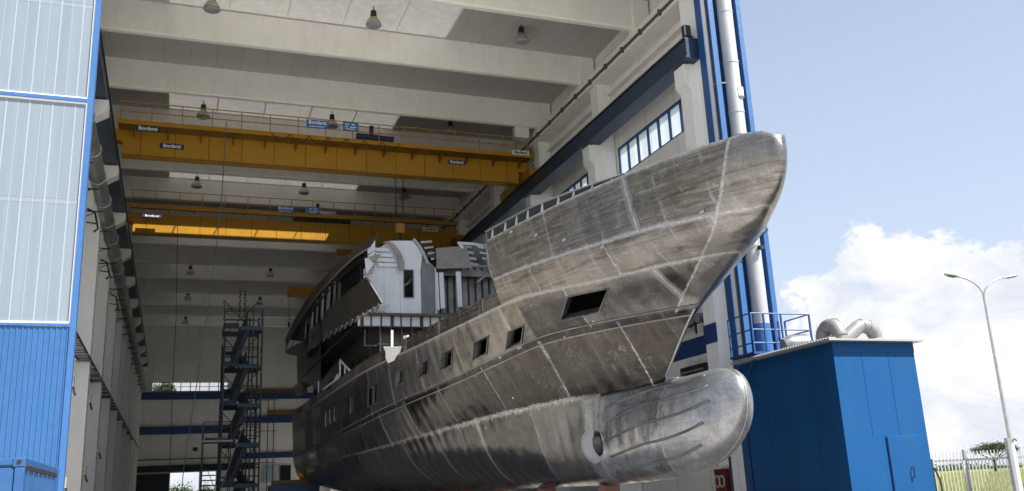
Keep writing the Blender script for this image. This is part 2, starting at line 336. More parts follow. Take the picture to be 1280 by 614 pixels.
# ------------------------------------------------------------------ mesh building
ORI = {}
class MB:
    def __init__(s): s.v = []; s.f = []
    def add(s, vs, fs):
        k = len(s.v); s.v += [Vector(v) for v in vs]; s.f += [tuple(i+k for i in f) for f in fs]; return s
    def box(s, x0, x1, y0, y1, z0, z1):
        x0, x1 = min(x0, x1), max(x0, x1); y0, y1 = min(y0, y1), max(y0, y1); z0, z1 = min(z0, z1), max(z0, z1)
        return s.add([(x0,y0,z0),(x1,y0,z0),(x1,y1,z0),(x0,y1,z0),(x0,y0,z1),(x1,y0,z1),(x1,y1,z1),(x0,y1,z1)],
                     [(3,2,1,0),(4,5,6,7),(0,1,5,4),(1,2,6,5),(2,3,7,6),(3,0,4,7)])
    def bar(s, p, q, w, h=None, up=(0,0,1)):
        p, q = Vector(p), Vector(q); h = h or w; d = (q-p).normalized(); u = Vector(up)
        if abs(d.dot(u)) > .98: u = Vector((0,1,0)) if abs(d.y) < .9 else Vector((1,0,0))
        a = d.cross(u).normalized(); b = a.cross(d).normalized()
        vs = [c + a*(i*w/2) + b*(j*h/2) for c in (p, q) for i, j in ((-1,-1),(1,-1),(1,1),(-1,1))]
        return s.add(vs, [(0,1,2,3),(7,6,5,4),(0,4,5,1),(1,5,6,2),(2,6,7,3),(3,7,4,0)])
    def tube(s, pts, r, n=8, caps=True):
        pts = [Vector(p) for p in pts]; rs = r if isinstance(r, (list, tuple)) else [r]*len(pts)
        vs = []; fs = []; pa = None
        for i, p in enumerate(pts):
            d = (pts[min(i+1, len(pts)-1)] - pts[max(i-1, 0)]).normalized()
            if pa is None:
                a = d.cross(Vector((0,0,1)))
                if a.length < .05: a = d.cross(Vector((0,1,0)))
            else: a = pa - d*pa.dot(d)
            a.normalize(); pa = a; b = d.cross(a)
            for k in range(n):
                t = 2*math.pi*k/n; vs.append(p + a*(rs[i]*math.cos(t)) + b*(rs[i]*math.sin(t)))
        for i in range(len(pts)-1):
            for k in range(n):
                k2 = (k+1) % n; fs.append((i*n+k2, i*n+k, (i+1)*n+k, (i+1)*n+k2))
        if caps: fs.append(tuple(range(n))); fs.append(tuple(reversed(range((len(pts)-1)*n, len(pts)*n))))
        return s.add(vs, fs)
    def prism(s, poly, off):
        poly = [Vector(p) for p in poly]; off = Vector(off); n = len(poly)
        fs = [tuple(range(n)), tuple(reversed(range(n, 2*n)))] + [((i+1) % n, i, n+i, n+(i+1) % n) for i in range(n)]
        return s.add(poly + [p+off for p in poly], fs)
    def grid(s, rows):
        n = len(rows[0]); vs = [p for r in rows for p in r]
        return s.add(vs, [(i*n+j, i*n+j+1, (i+1)*n+j+1, (i+1)*n+j) for i in range(len(rows)-1) for j in range(n-1)])
    def sheet(s, rows, t, nrm):
        """a grid sheet given thickness along nrm"""
        off = Vector(nrm).normalized()*t; n = len(rows[0]); m = len(rows)
        s.grid(rows); s.grid([[Vector(p)+off for p in r] for r in rows])
        rim = [rows[0][j] for j in range(n)] + [rows[i][n-1] for i in range(1, m)] + [rows[m-1][j] for j in range(n-2, -1, -1)] + [rows[i][0] for i in range(m-2, 0, -1)]
        rim = rim + [rim[0]]
        return s.grid([rim, [Vector(p)+off for p in rim]])
    def build(s, name, m, parent=None, smooth=False, bevel=0.0, auto=None, loc=None, fixn=True):
        o0 = ORI.get(parent.name, Vector((0,0,0))) if parent else (Vector(loc) if loc else Vector((0,0,0)))
        me = bpy.data.meshes.new(name); me.from_pydata([v - o0 for v in s.v], [], s.f)
        if fixn:
            bm = bmesh.new(); bm.from_mesh(me); bmesh.ops.recalc_face_normals(bm, faces=bm.faces); bm.to_mesh(me); bm.free()
        me.materials.append(M[m] if isinstance(m, str) else m)
        if smooth:
            for p in me.polygons: p.use_smooth = True
            if auto:
                me.set_sharp_from_angle(angle=R(auto))
        ob = bpy.data.objects.new(name, me); COL.objects.link(ob)
        if parent: ob.parent = parent; ORI[ob.name] = o0
        else: ob.location = o0; ORI[ob.name] = o0
        if bevel:
            md = ob.modifiers.new('bevel', 'BEVEL'); md.width = bevel; md.segments = 2; md.limit_method = 'ANGLE'
        return ob
def tag(o, label=None, cat=None, group=None, kind=None):
    if label: o['label'] = label
    if cat: o['category'] = cat
    if group: o['group'] = group
    if kind: o['kind'] = kind
    return o
def thing(name, loc, label, cat, group=None):
    o = bpy.data.objects.new(name, None); COL.objects.link(o); o.location = loc; o.empty_display_size = .3
    ORI[o.name] = Vector(loc); return tag(o, label, cat, group)
def copy_thing(o, loc, label, parent=None):
    c = o.copy(); COL.objects.link(c); ORI[c.name] = Vector(loc)
    if parent: c.parent = parent
    else:
        c.location = loc
        if label: c['label'] = label
    for ch in list(o.children): copy_thing(ch, loc, None, c)
    return c
def text(s, size, m, parent, origin, xdir, ydir, depth=.01):
    cu = bpy.data.curves.new('lettering', 'FONT'); cu.body = s; cu.size = size; cu.extrude = depth; cu.align_x = 'CENTER'; cu.align_y = 'CENTER'; cu.offset = size*.02
    tmp = bpy.data.objects.new('lettering', cu); COL.objects.link(tmp)
    dg = bpy.context.evaluated_depsgraph_get(); me = bpy.data.meshes.new_from_object(tmp.evaluated_get(dg))
    bpy.data.objects.remove(tmp)
    x = Vector(xdir).normalized(); y = Vector(ydir).normalized(); z = x.cross(y)
    mtx = Matrix((x, y, z)).transposed().to_4x4(); mtx.translation = Vector(origin) - ORI[parent.name]
    me.transform(mtx); me.materials.clear(); me.materials.append(M[m])
    o = bpy.data.objects.new('lettering', me); COL.objects.link(o); o.parent = parent; ORI[o.name] = ORI[parent.name]
    return o

# ------------------------------------------------------------------ ground
def sheet_struct(name, x0, x1, y0, y1, z, m):
    b = MB(); b.add([(x0,y0,z),(x1,y0,z),(x1,y1,z),(x0,y1,z)], [(0,1,2,3)]); return tag(b.build(name, m), kind='structure')
sheet_struct('field', -2500, 2500, -2500, 2500, -.012, 'field')
sheet_struct('apron', -60, 62, -60, 36.5, -.004, 'concrete')
sheet_struct('side_bounce_strip', 20.2, 60, 84, 120, -.002, 'concrete')  # unseen paving added outside the side opening, bounces sun into the hall
sheet_struct('dark_ground_strip', 9.5, 34, -60, 26.6, 0.0, 'asphalt')  # unseen asphalt added to cut bounce light on cabin and hull
sheet_struct('hall_floor', -5.2, 20.2, 27.2, 117.4, .004, 'floor')

# ------------------------------------------------------------------ assembly hall
XL, XR, YF, YB, ZC = -4.7, 19.5, 27.0, 117.0, 22.8
ZBEAM = 21.35
hall = thing('assembly_hall', (7.6, 27, 0), 'huge open shipyard hall with white walls, blue door posts and concrete roof beams', 'building')
NAVY_BANDS_R = ((6.45, 7.15), (11.75, 12.5))
# left wall
MB().box(XL-.4, XL, YF+.2, YB, 0, ZC+.6).build('left_wall', 'wall_white', hall)
# wall left of the opening, behind the door leaf
MB().box(-16, XL, YF+.2, YF+.6, 0, ZC+1.4).build('front_wall', 'wall_white', hall)
YCOL = [29.4 + 7.8*k for k in range(12)]
for k, y in enumerate(YCOL):
    c = MB().box(XL+.003, -3.62, y-.4, y+.4, 0, ZBEAM-.2).build('column', 'column', hall, bevel=.02)
    MB().prism([(-3.618,y-.38,16.55),(-3.0,y-.38,16.95),(-3.0,y-.38,17.4),(-3.618,y-.38,17.4)], (0,.76,0)).build('corbel', 'column', c, bevel=.015)
# vertical cladding boards between the left columns
for k in range(len(YCOL)-1):
    y0, y1 = YCOL[k]+.42, YCOL[k+1]-.42
    n = 4; w = (y1-y0)/n
    for j in range(n):
        MB().box(XL+.003, XL+.16, y0+w*j+.05, y0+w*(j+1)-.05, 0, 9.2).build('wall_board', 'column', hall, bevel=.02)
# right wall: panels around strip windows
WZ0, WZ1 = 15.75, 17.25
GY0, GY1, GZ = 101.0, 112.0, 7.0  # opening added out of view to light the lower back wall
b = MB(); b.box(XR, XR+.35, YF+.3, GY0, 0, WZ0); b.box(XR, XR+.35, GY1, YB, 0, WZ0); b.box(XR, XR+.35, GY0, GY1, GZ, WZ0)
b.box(XR, XR+.35, YF+.3, YB, WZ1, ZC+.6)
YCR = [28.35] + YCOL[1:]
for k, y in enumerate(YCR): b.box(XR, XR+.35, y-.55, y+.55, WZ0, WZ1)
b.build('right_wall', 'wall_white', hall)
for (z0, z1) in NAVY_BANDS_R:
    MB().box(XR-.03, XR-.003, YF+.35, GY0, z0, z1).build('navy_band', 'band', hall)
for k, y in enumerate(YCR):
    c = MB().box(18.30, XR-.04, y-.4, y+.4, 0, 17.42).box(18.74, XR-.04, y-.4, y+.4, 17.42, ZBEAM-.2).build('column', 'column', hall, bevel=.02)
    MB().prism([(18.298,y-.38,16.35),(18.08,y-.38,16.6),(18.08,y-.38,17.40),(18.298,y-.38,17.40)], (0,.76,0)).build('corbel', 'column', c, bevel=.015)
    if k < 2:
        for (z0, z1) in NAVY_BANDS_R:
            MB().box(18.27, 18.297, y-.42, y+.42, z0, z1).build('navy_band', 'band', c)
for k in range(len(YCOL)-1):
    y0, y1 = YCR[k]+.55, YCR[k+1]-.55
    w = MB().box(XR+.16, XR+.18, y0, y1, WZ0, WZ1).build('window', 'glass_panel', hall)
    f = MB(); f.box(XR+.02, XR+.12, y0, y1, WZ0, WZ0+.08).box(XR+.02, XR+.12, y0, y1, WZ1-.1, WZ1)
    n = 8
    for j in range(n+1):
        yy = y0 + (y1-y0)*j/n; f.box(XR+.022, XR+.118, yy-.045, yy+.045, WZ0+.081, WZ1-.101)
    f.build('window_frame', 'navy', w)
# horizontal mouldings and ledge above the right runway
MB().box(18.55, XR-.003, YF+.4, YB-.1, ZBEAM-.75, ZBEAM-.1).build('gutter_beam', 'beam', hall, bevel=.03)
for z, x in ((19.1, 19.32), (19.55, 19.25), (20.0, 19.18)):
    MB().box(x, XR-.004, YF+.4, YB-.1, z, z+.14).build('wall_moulding', 'beam', hall)
MB().box(-4.69, -3.9, YF+.4, YB-.1, ZBEAM-.75, ZBEAM-.1).build('gutter_beam', 'beam', hall, bevel=.03)
# crane runways
for side, x0, x1 in (('l', -3.85, -3.08), ('r', 17.92, 18.66)):
    r = MB(); r.box(x0, x1, YF+.5, YB-.2, 17.43, 17.5).box(x0, x1, YF+.5, YB-.2, 18.22, 18.29)
    xm = (x0+x1)/2; r.box(x0+.05, x1-.05, YF+.5, YB-.2, 17.5, 18.22)
    rr = r.build('runway_beam', 'rail', hall)
    MB().box(xm-.05, xm+.05, YF+.5, YB-.2, 18.29, 18.38).build('crane_rail', 'dark', rr)
# stop bracket at the front end of the right runway
MB().box(18.0, 18.3, YF+.55, YF+.75, 18.39, 18.85).build('end_stop', 'dark', hall)
# roof beams and slabs
beamY = [32.7 + 5.88*k for k in range(14)]
for y in beamY + [27.75]:
    pr = [(-4.69, y-.28, ZC), (-4.69, y-.20, ZBEAM+.08), (-4.69, y-.12, ZBEAM), (-4.69, y+.12, ZBEAM), (-4.69, y+.20, ZBEAM+.08), (-4.69, y+.28, ZC)]
    MB().prism(pr, (23.3, 0, 0)).build('roof_beam', 'beam', hall)
    MB().prism([(18.6, y-.3, ZC), (18.6, y-.3, ZBEAM-.09), (19.4, y-.3, ZBEAM-.09), (19.4, y-.3, ZC)], (0, .6, 0)).build('beam_seat', 'beam', hall)
# sun direction is needed for the roof slot
SUN_EL, SUN_AZ = R(52), R(37)                       # azimuth measured from -Y towards +X
SD = Vector((math.cos(SUN_EL)*math.sin(SUN_AZ), -math.cos(SUN_EL)*math.cos(SUN_AZ), math.sin(SUN_EL)))
def through_roof(p): return Vector(p) + SD*((ZC+.05-p[2])/SD.z)
s0 = through_roof((-2.6, 59.4, 18.2)); s1 = through_roof((9.3, 59.4, 18.76))
slot = (s0.x, s1.x, min(s0.y, s1.y), max(s0.y, s1.y))
KX0, KX1 = -1.0, 11.6
bays = [(beamY[2*k]+.24, beamY[2*k+1]-.24) for k in range(7)]
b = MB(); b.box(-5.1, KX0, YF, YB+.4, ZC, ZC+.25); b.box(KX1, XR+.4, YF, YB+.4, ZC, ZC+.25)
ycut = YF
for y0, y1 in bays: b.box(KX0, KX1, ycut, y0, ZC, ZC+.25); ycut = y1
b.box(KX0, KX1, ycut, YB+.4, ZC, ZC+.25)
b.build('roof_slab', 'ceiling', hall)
# skylights of milky sheet in every second bay, where the lamps hang; one has a slot added to sunlight the far girder
for y0, y1 in bays:
    m = MB()
    if y0 < slot[2] < y1:
        m.box(KX0, KX1, y0, slot[2], ZC+.10, ZC+.13); m.box(KX0, KX1, slot[3], y1, ZC+.10, ZC+.13)
        if slot[1] < KX1: m.box(slot[1], KX1, slot[2], slot[3], ZC+.10, ZC+.13)
    else: m.box(KX0, KX1, y0, y1, ZC+.10, ZC+.13)
    sk_ = m.build('skylight', 'skylight' if y0 < 70 else 'skylight_rear', hall)
    for j in range(1, 5): xx = KX0+(KX1-KX0)*j/5; MB().box(xx-.03, xx+.03, y0, y1, ZC+.07, ZC+.097).build('skylight_bar', 'beam', sk_)
# front lintel
MB().box(-5.1, XR-1.1, YF-.05, YF+.35, 22.0, ZC+2.2).build('lintel', 'blue', hall)
class MBK(MB):
    """back wall pieces are laid out on a plane 101.5 m away and carried back to the real wall"""
    def build(s, *a, **k):
        q = YB/101.5
        s.v = [Vector((min(max(v.x*q, XL-.4), XR+.35), YB+v.y-101.5, min(max(EYE+(v.z-EYE)*q, 0), ZC+.6))) for v in s.v]
        return MB.build(s, *a, **k)
# back wall with window strip, doorway and bands
yb = 101.5
DX0, DX1, DZ1 = -.0, 2.79, 4.72
WX0, WX1, BZ0, BZ1 = -2.2, 5.31, 12.98, 13.98
b = MBK()
b.box(XL-.4, XR+.35, yb, yb+.35, BZ1, ZC+.6)
b.box(XL-.4, WX0, yb, yb+.35, BZ0, BZ1); b.box(WX1, XR+.35, yb, yb+.35, BZ0, BZ1)
b.box(XL-.4, XR+.35, yb, yb+.35, 4.75, BZ0)
b.box(XL-.4, DX0, yb, yb+.35, 0, 4.75); b.box(4.42, XR+.35, yb, yb+.35, 0, 4.75); b.box(DX1, 2.95, yb, yb+.35, 0, 4.75)
b.build('back_wall', 'backwall', hall)
for (x0, x1, z0, z1) in ((-4.6, 5.9, 12.16, 12.9), (-4.6, 5.9, 8.62, 9.42), (6.4, 18, 12.1, 12.72), (6.4, 18, 9.58, 10.26), (6.4, 18, 5.9, 6.5)):
    MBK().box(x0, x1, yb-.35, yb-.003, z0, z1).build('navy_band', 'band', hall)
w = MBK().box(WX0, WX1, yb+.18, yb+.2, BZ0, BZ1).build('window', 'clear_pane', hall)
f = MBK(); f.box(WX0, WX1, yb+.03, yb+.1, BZ0, BZ0+.07).box(WX0, WX1, yb+.03, yb+.1, BZ1-.07, BZ1)
f.box(WX0, WX1, yb+.035, yb+.095, BZ0+.48, BZ0+.53)
for j in range(9): xx = WX0 + (WX1-WX0)*j/8; f.box(xx-.04, xx+.04, yb+.03, yb+.1, BZ0+.071, BZ1-.071)
f.build('window_frame', 'dark', w)
# dark sectional door beside the doorway, louvre
MBK().box(-4.6, DX0-.1, yb-.12, yb-.004, 0, 4.7).build('back_door', 'dark', hall)
MBK().box(-4.65, 8.2, yb-.5, yb-.36, 4.85, 5.5).build('door_track', 'dark', hall)
MBK().box(-4.65, 8.2, yb-.46, yb-.36, 6.05, 6.15).build('door_track', 'dark', hall)
lv = MBK()
for j in range(9): lv.box(2.97, 4.40, yb+.05, yb+.25, .3+.5*j, .42+.5*j)
lv.build('louvre', 'dark', hall)
# offices on the back wall, behind the ship's stern
for (x0, x1, z0, z1, m) in ((9.2, 10.6, 3.4, 5.2, 'glass_panel'), (10.9, 12.0, 3.3, 5.1, 'dark_glass'), (9.6, 14, 10.3, 10.9, 'wood'), (7.2, 13.5, 12.75, 13.2, 'wood')):
    MBK().box(x0, x1, yb-.25, yb-.02, z0, z1).build('office_window' if 'glass' in m else 'timber_panel', m, hall)
MBK().box(2.05, 2.55, yb-.03, yb-.006, 6.85, 7.25).build('wall_plate', 'sign_dark', hall)
# blue posts right of the opening; shade on the left-facing one put into navy
MB().box(18.48, 18.53, YF, YF+.42, 0, ZC+2).build('door_post', 'navy', hall)
MB().box(18.532, 18.78, YF+.06, YF+.40, 0, ZC+2).build('guide_rail', 'guide', hall)
MB().box(18.79, 19.01, YF-.06, YF+.05, 0, ZC+2).build('door_post', 'blue_trim', hall)
MB().box(18.98, 20.22, YF+.22, YF+.5, 0, ZC+2).build('corner_cladding', 'blue', hall)
MB().box(20.05, 20.25, YF-.1, YF+.215, 0, ZC+2).build('door_post', 'blue_trim', hall)
MB().box(18.56, 18.9, YF+.44, YF+1.6, 0, ZC).build('inner_post', 'column', hall)

# ------------------------------------------------------------------ sliding door leaf
door = thing('sliding_door', (-8, 26.7, 0), 'tall hall door leaf of cloudy polycarbonate above blue ribbed sheet, at the left edge', 'door')
DXR = -2.66
for z0, z1 in ((6.55, 12.85), (13.05, 19.3), (19.5, 24.0)):
    pnl = MB().box(-15.8, DXR-.09, 26.66, 26.70, z0, z1).build('glazing_panel', 'polycarb', door)
    r = MB(); x = DXR-.36
    k = 0
    while x > -10: w_ = .010 if k % 2 else .019; r.box(x-w_, x+w_, 26.653, 26.657, z0, z1); x -= .29; k += 1
    r.build('glazing_rib', 'poly_line', pnl)
    g = MB(); zz = z0+ (2.85 if z0 > 7 else 3.3); g.box(-15.8, DXR-.1, 26.656, 26.6575, zz, zz+.10); g.box(-15.8, DXR-.1, 26.656, 26.6575, zz+.16, zz+.19)
    g.build('glazing_girt', 'poly_girt', pnl)
f = MB(); f.box(DXR-.05, DXR+.10, 26.56, 26.86, 0, 24.2)
for z0, z1 in ((6.42, 6.49), (12.90, 13.0), (19.35, 19.45)): f.box(-15.8, DXR-.051, 26.56, 26.76, z0, z1)
f.build('door_frame', 'blue_trim', door)
f = MB()
for z0, z1 in ((6.495, 6.545), (12.85, 12.895), (13.005, 13.05)): f.box(-15.8, DXR-.09, 26.60, 26.655, z0, z1)
f.box(DXR-.088, DXR-.052, 26.60, 26.655, 6.5, 24.0)
f.build('glazing_bead', 'white', door)
rows = [[], []]; x = -15.8; up = 0
prof = ((0, 0), (.055, 0), (.075, .022), (.115, .022), (.135, 0))
while x < DXR-.18:
    for dx, dy in prof[:-1]:
        for k, z in enumerate((0.1, 6.41)): rows[k].append((x+dx, 26.62-dy, z))
    x += .135
for k, z in enumerate((0.1, 6.41)): rows[k].append((DXR-.052, 26.62, z))
MB().sheet(rows, .02, (0, 1, 0)).build('ribbed_sheet', 'blue', door, fixn=True)

# ------------------------------------------------------------------ blue container
cn = thing('shipping_container', (-3.3, 17.5, 0), 'blue shipping container at the bottom left, in front of the tall sliding door', 'container')
cx0, cx1, cy0, cy1, cz = -4.45, -2.02, 15.4, 20.0, 2.46
MB().box(cx0+.06, cx1-.06, cy0+.08, cy1-.06, .12, cz-.03).build('shell', 'container', cn)
fr = MB()
for xx in (cx0, cx1-.13):
    for yy in (cy0, cy1-.13): fr.box(xx, xx+.13, yy, yy+.13, .14, cz-.14)
for zz in (.0, cz-.10):
    fr.box(cx0+.13, cx1-.13, cy0+.02, cy0+.10, zz, zz+.10); fr.box(cx0+.13, cx1-.13, cy1-.10, cy1-.02, zz, zz+.10)
    fr.box(cx0+.01, cx0+.10, cy0+.13, cy1-.13, zz, zz+.10); fr.box(cx1-.10, cx1-.01, cy0+.13, cy1-.13, zz, zz+.10)
fr.build('frame', 'container', cn, bevel=.01)
for xx in (cx0, cx1-.16):
    for yy in (cy0, cy1-.16):
        c = MB(); c.box(xx, xx+.165, yy-.002, yy+.165, cz-.13, cz+.006)
        c.build('corner_casting', 'container', cn, bevel=.015)
        MB().tube([(xx+.08, yy-.008, cz-.062), (xx+.08, yy+.01, cz-.062)], .035, 10).build('lock_hole', 'black', cn)
rb = MB(); y = cy0+.2
while y < cy1-.25: rb.box(cx1-.075, cx1-.035, y, y+.10, .16, cz-.16); y += .2
rb.build('side_rib', 'container', cn, bevel=.01)
nt = MB(); y = cy0+.2
while y < cy1-.2: nt.box(cx1-.06, cx1-.004, y, y+.06, cz-.155, cz-.10); y += .12
nt.build('roof_edge_notch', 'dark', cn)
dr = MB(); dr.box(cx0+.14, -3.26, cy0+.03, cy0+.075, .14, cz-.14); dr.box(-3.22, cx1-.14, cy0+.03, cy0+.075, .14, cz-.14)
dr.build('container_door', 'container', cn, bevel=.008)
bars = MB()
for xx in (-4.0, -3.5, -2.95, -2.45): bars.tube([(xx, cy0+.01, .16), (xx, cy0+.01, cz-.16)], .02, 6)
bars.build('lock_bar', 'container', cn)

# ------------------------------------------------------------------ exhaust pipe, cabin, railing on the right
px, py = 19.48, YF-.12
pp = thing('exhaust_pipe', (px, py, 5), 'tall silver exhaust pipe rising up the blue corner of the hall', 'pipe')
MB().tube([(px, py, 6.9), (px, py, 25)], .29, 28).build('pipe_run', 'pipe', pp, smooth=True, auto=40)
for z in (9.7, 11.9, 14.1, 15.0, 17.05, 19.2, 21.5):
    MB().tube([(px, py, z-.05), (px, py, z+.05)], .305, 28).build('pipe_flange', 'pipe', pp, smooth=True, auto=40)
MB().tube([(px, py, 5.0), (px, py, 6.9)], [.34, .30], 28).build('pipe_base', 'blue_trim', pp, smooth=True, auto=40)
for z in (16.2, 9.9): MB().bar((px-.15, py-.1, z), (px-.75, YF+.1, z), .05).build('bracket', 'galv', pp)
q = MB(); q.box(px-.02, px+.2, py-.315, py-.285, 15.55, 15.95); q.build('data_plate', 'sign_white', pp)
MB().box(px+.0, px+.21, py-.322, py-.316, 15.5, 15.6).build('green_label', mat('plate_green', (.05, .12, .08), .5), pp)

cab = thing('filter_cabin', (20, 24.5, 0), 'tall blue steel cabin with flat pale roof and narrow door, right of the bow', 'cabin')
bx0, bx1, by0, by1, bz = 18.32, 21.36, 21.95, 26.7, 5.46
wl = MB().box(bx0, bx1, by0, by1, 0, bz).build('wall', 'cabin', cab)
sm = MB()
for yy in (23.1, 24.3, 25.5): sm.box(bx0-.012, bx0+.01, yy-.02, yy+.02, .05, bz-.3)
for xx in (19.35, 20.35): sm.box(xx-.012, xx+.012, by0-.008, by0+.01, 2.65, bz-.3)
sm.box(bx0-.012, bx1+.01, by0-.012, by0+.01, bz-.30, bz-.003)
sm.build('panel_seam', 'cabin', wl)
rf = MB(); rf.prism([(bx0-.32, by0-.28, bz+.004), (bx1+.20, by0-.28, bz+.004), (bx1+.2, by1+.15, bz-.01), (bx0-.32, by1+.15, bz-.01)], (0, 0, .06))
rf.build('roof', 'shed_roof', cab)
co = MB(); y = by0-.27
while y < by1: co.box(bx0-.34, bx0-.05, y, y+.05, bz+.065, bz+.10); y += .13
co.build('roof_rib', 'shed_roof', cab)
dx0 = atY(1112, 580, by0).x; dz1 = atY(1114, 545, by0).z
d = MB(); d.box(dx0, bx1-.05, by0-.045, by0-.004, .1, dz1); dd = d.build('door', 'cabin', cab, bevel=.008)
MB().box(dx0+.02, dx0+.04, by0-.06, by0-.046, .15, dz1-.05).build('door_gap', 'navy', dd)
hd = MB(); hd.tube([(dx0+.75, by0-.06, 1.45), (dx0+.75, by0-.13, 1.45), (dx0+.75, by0-.13, 1.75), (dx0+.75, by0-.06, 1.75)], .018, 6); hd.build('handle', 'dark', dd)
st = MB(); st.box(bx1+.004, bx1+.10, by0+.05, by0+.13, 0, 1.95); st.tube([(bx1+.05, by0-.02, 1.7), (bx1+.13, by0-.1, 1.35), (bx1+.1, by0-.16, .9)], .03, 6)
st.build('door_latch_post', 'dark', cab)
# ducts on the cabin roof
dct = thing('roof_ducts', (20, 24.5, bz), 'fat grey steel duct elbows standing on the roof of the blue cabin', 'duct')
def arc(c, r, a0, a1, ax, n=12):
    return [Vector(c) + Vector(ax)*(r*math.cos(a0+(a1-a0)*i/n)) + Vector((0,0,1))*(r*math.sin(a0+(a1-a0)*i/n)) for i in range(n+1)]
pA = atY(1046, 396, 23.4); pB = atY(1093, 410, 23.6); zt1 = pA.z-.22
e1 = [Vector((pA.x, 23.4, bz)), Vector((pA.x, 23.4, zt1-.40))] + arc((pA.x, 23.80, zt1-.40), .40, math.pi, 0, (0, 1, 0)) + [Vector((pA.x, 24.2, bz+.05))]
MB().tube(e1, .235, 20).build('duct_elbow', 'duct_light', dct, smooth=True, auto=45)
zt2 = atY(1075, 399, 23.6).z-.22
e2 = [Vector((pB.x, 23.6, bz)), Vector((pB.x, 23.6, zt2-.46))] + arc((pB.x-.46, 23.6, zt2-.46), .46, 0, math.pi*.72, (1, 0, 0)) + [Vector((pA.x+.36, 23.7, zt2-.5))]
MB().tube(e2, .225, 20).build('duct_elbow', 'duct_light', dct, smooth=True, auto=45)
for i in (2, 6, 10):
    p, q = e1[i], e1[i+1]; MB().tube([p, p+(q-p)*.35], .265, 20).build('duct_collar', 'duct_light', dct, smooth=True, auto=45)
for i in (2, 5, 8, 11):
    p, q = e2[i], e2[i+1]; MB().tube([p, p+(q-p)*.35], .24, 20).build('duct_collar', 'duct_light', dct, smooth=True, auto=45)
MB().tube([(pA.x-.15, 24.9, bz+.42), (pA.x-.75, 24.95, bz+.40), (pA.x-.98, 25.0, bz+.36)], [.34, .32, .24], 18).build('duct_trunk', 'duct', dct, smooth=True, auto=45)  # darker metal puts the trunk's shade into its colour
MB().prism([(pA.x+.3, 23.0, bz+.07), (pB.x-.3, 23.0, bz+.07), (pB.x-.25, 23.0, bz+.36), (pA.x+.3, 23.0, bz+.2)], (0, .7, 0)).build('duct_base', 'shed_roof', dct)
# platform with railing round the pipe foot
rl = thing('guard_railing', (19.4, 26.2, 5.5), 'blue tubular guard railing around the foot of the silver pipe', 'railing')
MB().box(18.0, 20.5, 25.4, 26.85, 5.62, 5.70).build('platform', 'navy', rl)
rails = MB()
zt = 7.0
for z in (zt, 6.45, 6.0):
    rails.tube([(18.05, 26.8, z), (18.05, 25.45, z), (20.42, 25.45, z), (20.42, 26.8, z)], .026, 6)
rails.build('rail', 'navy', rl)
for xx, yy in ((18.05, 25.45), (18.55, 25.45), (18.95, 25.45), (19.25, 25.45), (20.42, 25.45), (20.1, 26.75), (18.05, 26.8), (20.42, 26.8)):
    MB().bar((xx, yy, 5.70), (xx, yy, zt), .055).build('post', 'navy', rl)
bk = MB()
for xx, yy in ((18.1, 25.5), (20.35, 25.5)): bk.bar((xx, yy, 5.61), (xx, 26.95, 3.9), .06)
bk.build('support_strut', 'navy', rl)
cb = thing('floodlight_bracket', (19.6, 26.6, 10.4), 'small dark hooked cable bracket on the silver pipe', 'bracket')
w = MB()
for k in range(3): w.tube([(19.25, 26.6, 10.2+.35*k), (19.5, 26.2, 10.35+.35*k), (19.78, 26.25, 10.25+.35*k), (19.7, 26.5, 10.1+.35*k)], .022, 6)
w.build('hook_wire', 'black', cb)
MB().box(19.45, 19.62, 26.35, 26.55, 9.55, 9.68).build('clip', 'black', cb)

# ------------------------------------------------------------------ things on the hall walls
tray = thing('cable_tray', (-3.3, 30, 8), 'dark ladder cable tray running along the left hall wall', 'cable tray')
t = MB()
for dx in (0, .5):
    t.box(-3.58+dx-.5, -3.55+dx-.5+.02, YF+.6, 115, 7.98, 8.10)
t.build('tray_rail', 'dark', tray)
t = MB(); y = YF+.8
while y < 100: t.box(-4.05, -3.56, y, y+.06, 7.99, 8.03); y += .45
t.build('tray_rung', 'dark', tray)
for y in [28.2+1.95*k for k in range(36)]: MB().bar((-4.69, y, 7.93), (-3.5, y, 7.93), .05, .05).build('support_arm', 'galv', tray)
dk = thing('spiral_duct', (-3.2, 30, 14.7), 'long corrugated grey air duct hung along the left hall wall', 'duct')
pts = []; rs = []
y = YF+1.0
while y < 114:
    pts.append((-3.35, y, 14.75)); rs.append(.31); y += .16
    pts.append((-3.35, y, 14.75)); rs.append(.288); y += .16
MB().tube(pts, rs, 18).build('duct_run', 'duct', dk, smooth=True)
t = MB(); t2 = MB()
for k in range(27):
    y = 29.0 + 3.2*k
    MB().tube([Vector((-3.35+.335*math.cos(a), y, 14.75+.335*math.sin(a))) for a in [2*math.pi*i/16 for i in range(17)]], .022, 5).build('duct_ring', 'pipe', dk, smooth=True)
    MB().bar((-4.69, y+.3, 14.3), (-3.3, y+.3, 14.3), .05).bar((-4.69, y+.3, 13.7), (-3.6, y+.3, 14.28), .035).build('hanger_bracket', 'dark', dk)
cdt = thing('cable_conduit', (18.5, 50, 20.5), 'dark cable conduit with clips under the right roof edge', 'conduit')
MB().box(18.44, 18.53, YF+.6, 115, 20.74, 20.83).build('conduit_run', 'guide', cdt)
t = MB()
for k in range(40): t.box(18.40, 18.56, 28.2+1.75*k, 28.30+1.75*k, 20.66, 20.90)
t.build('conduit_clip', 'guide', cdt)
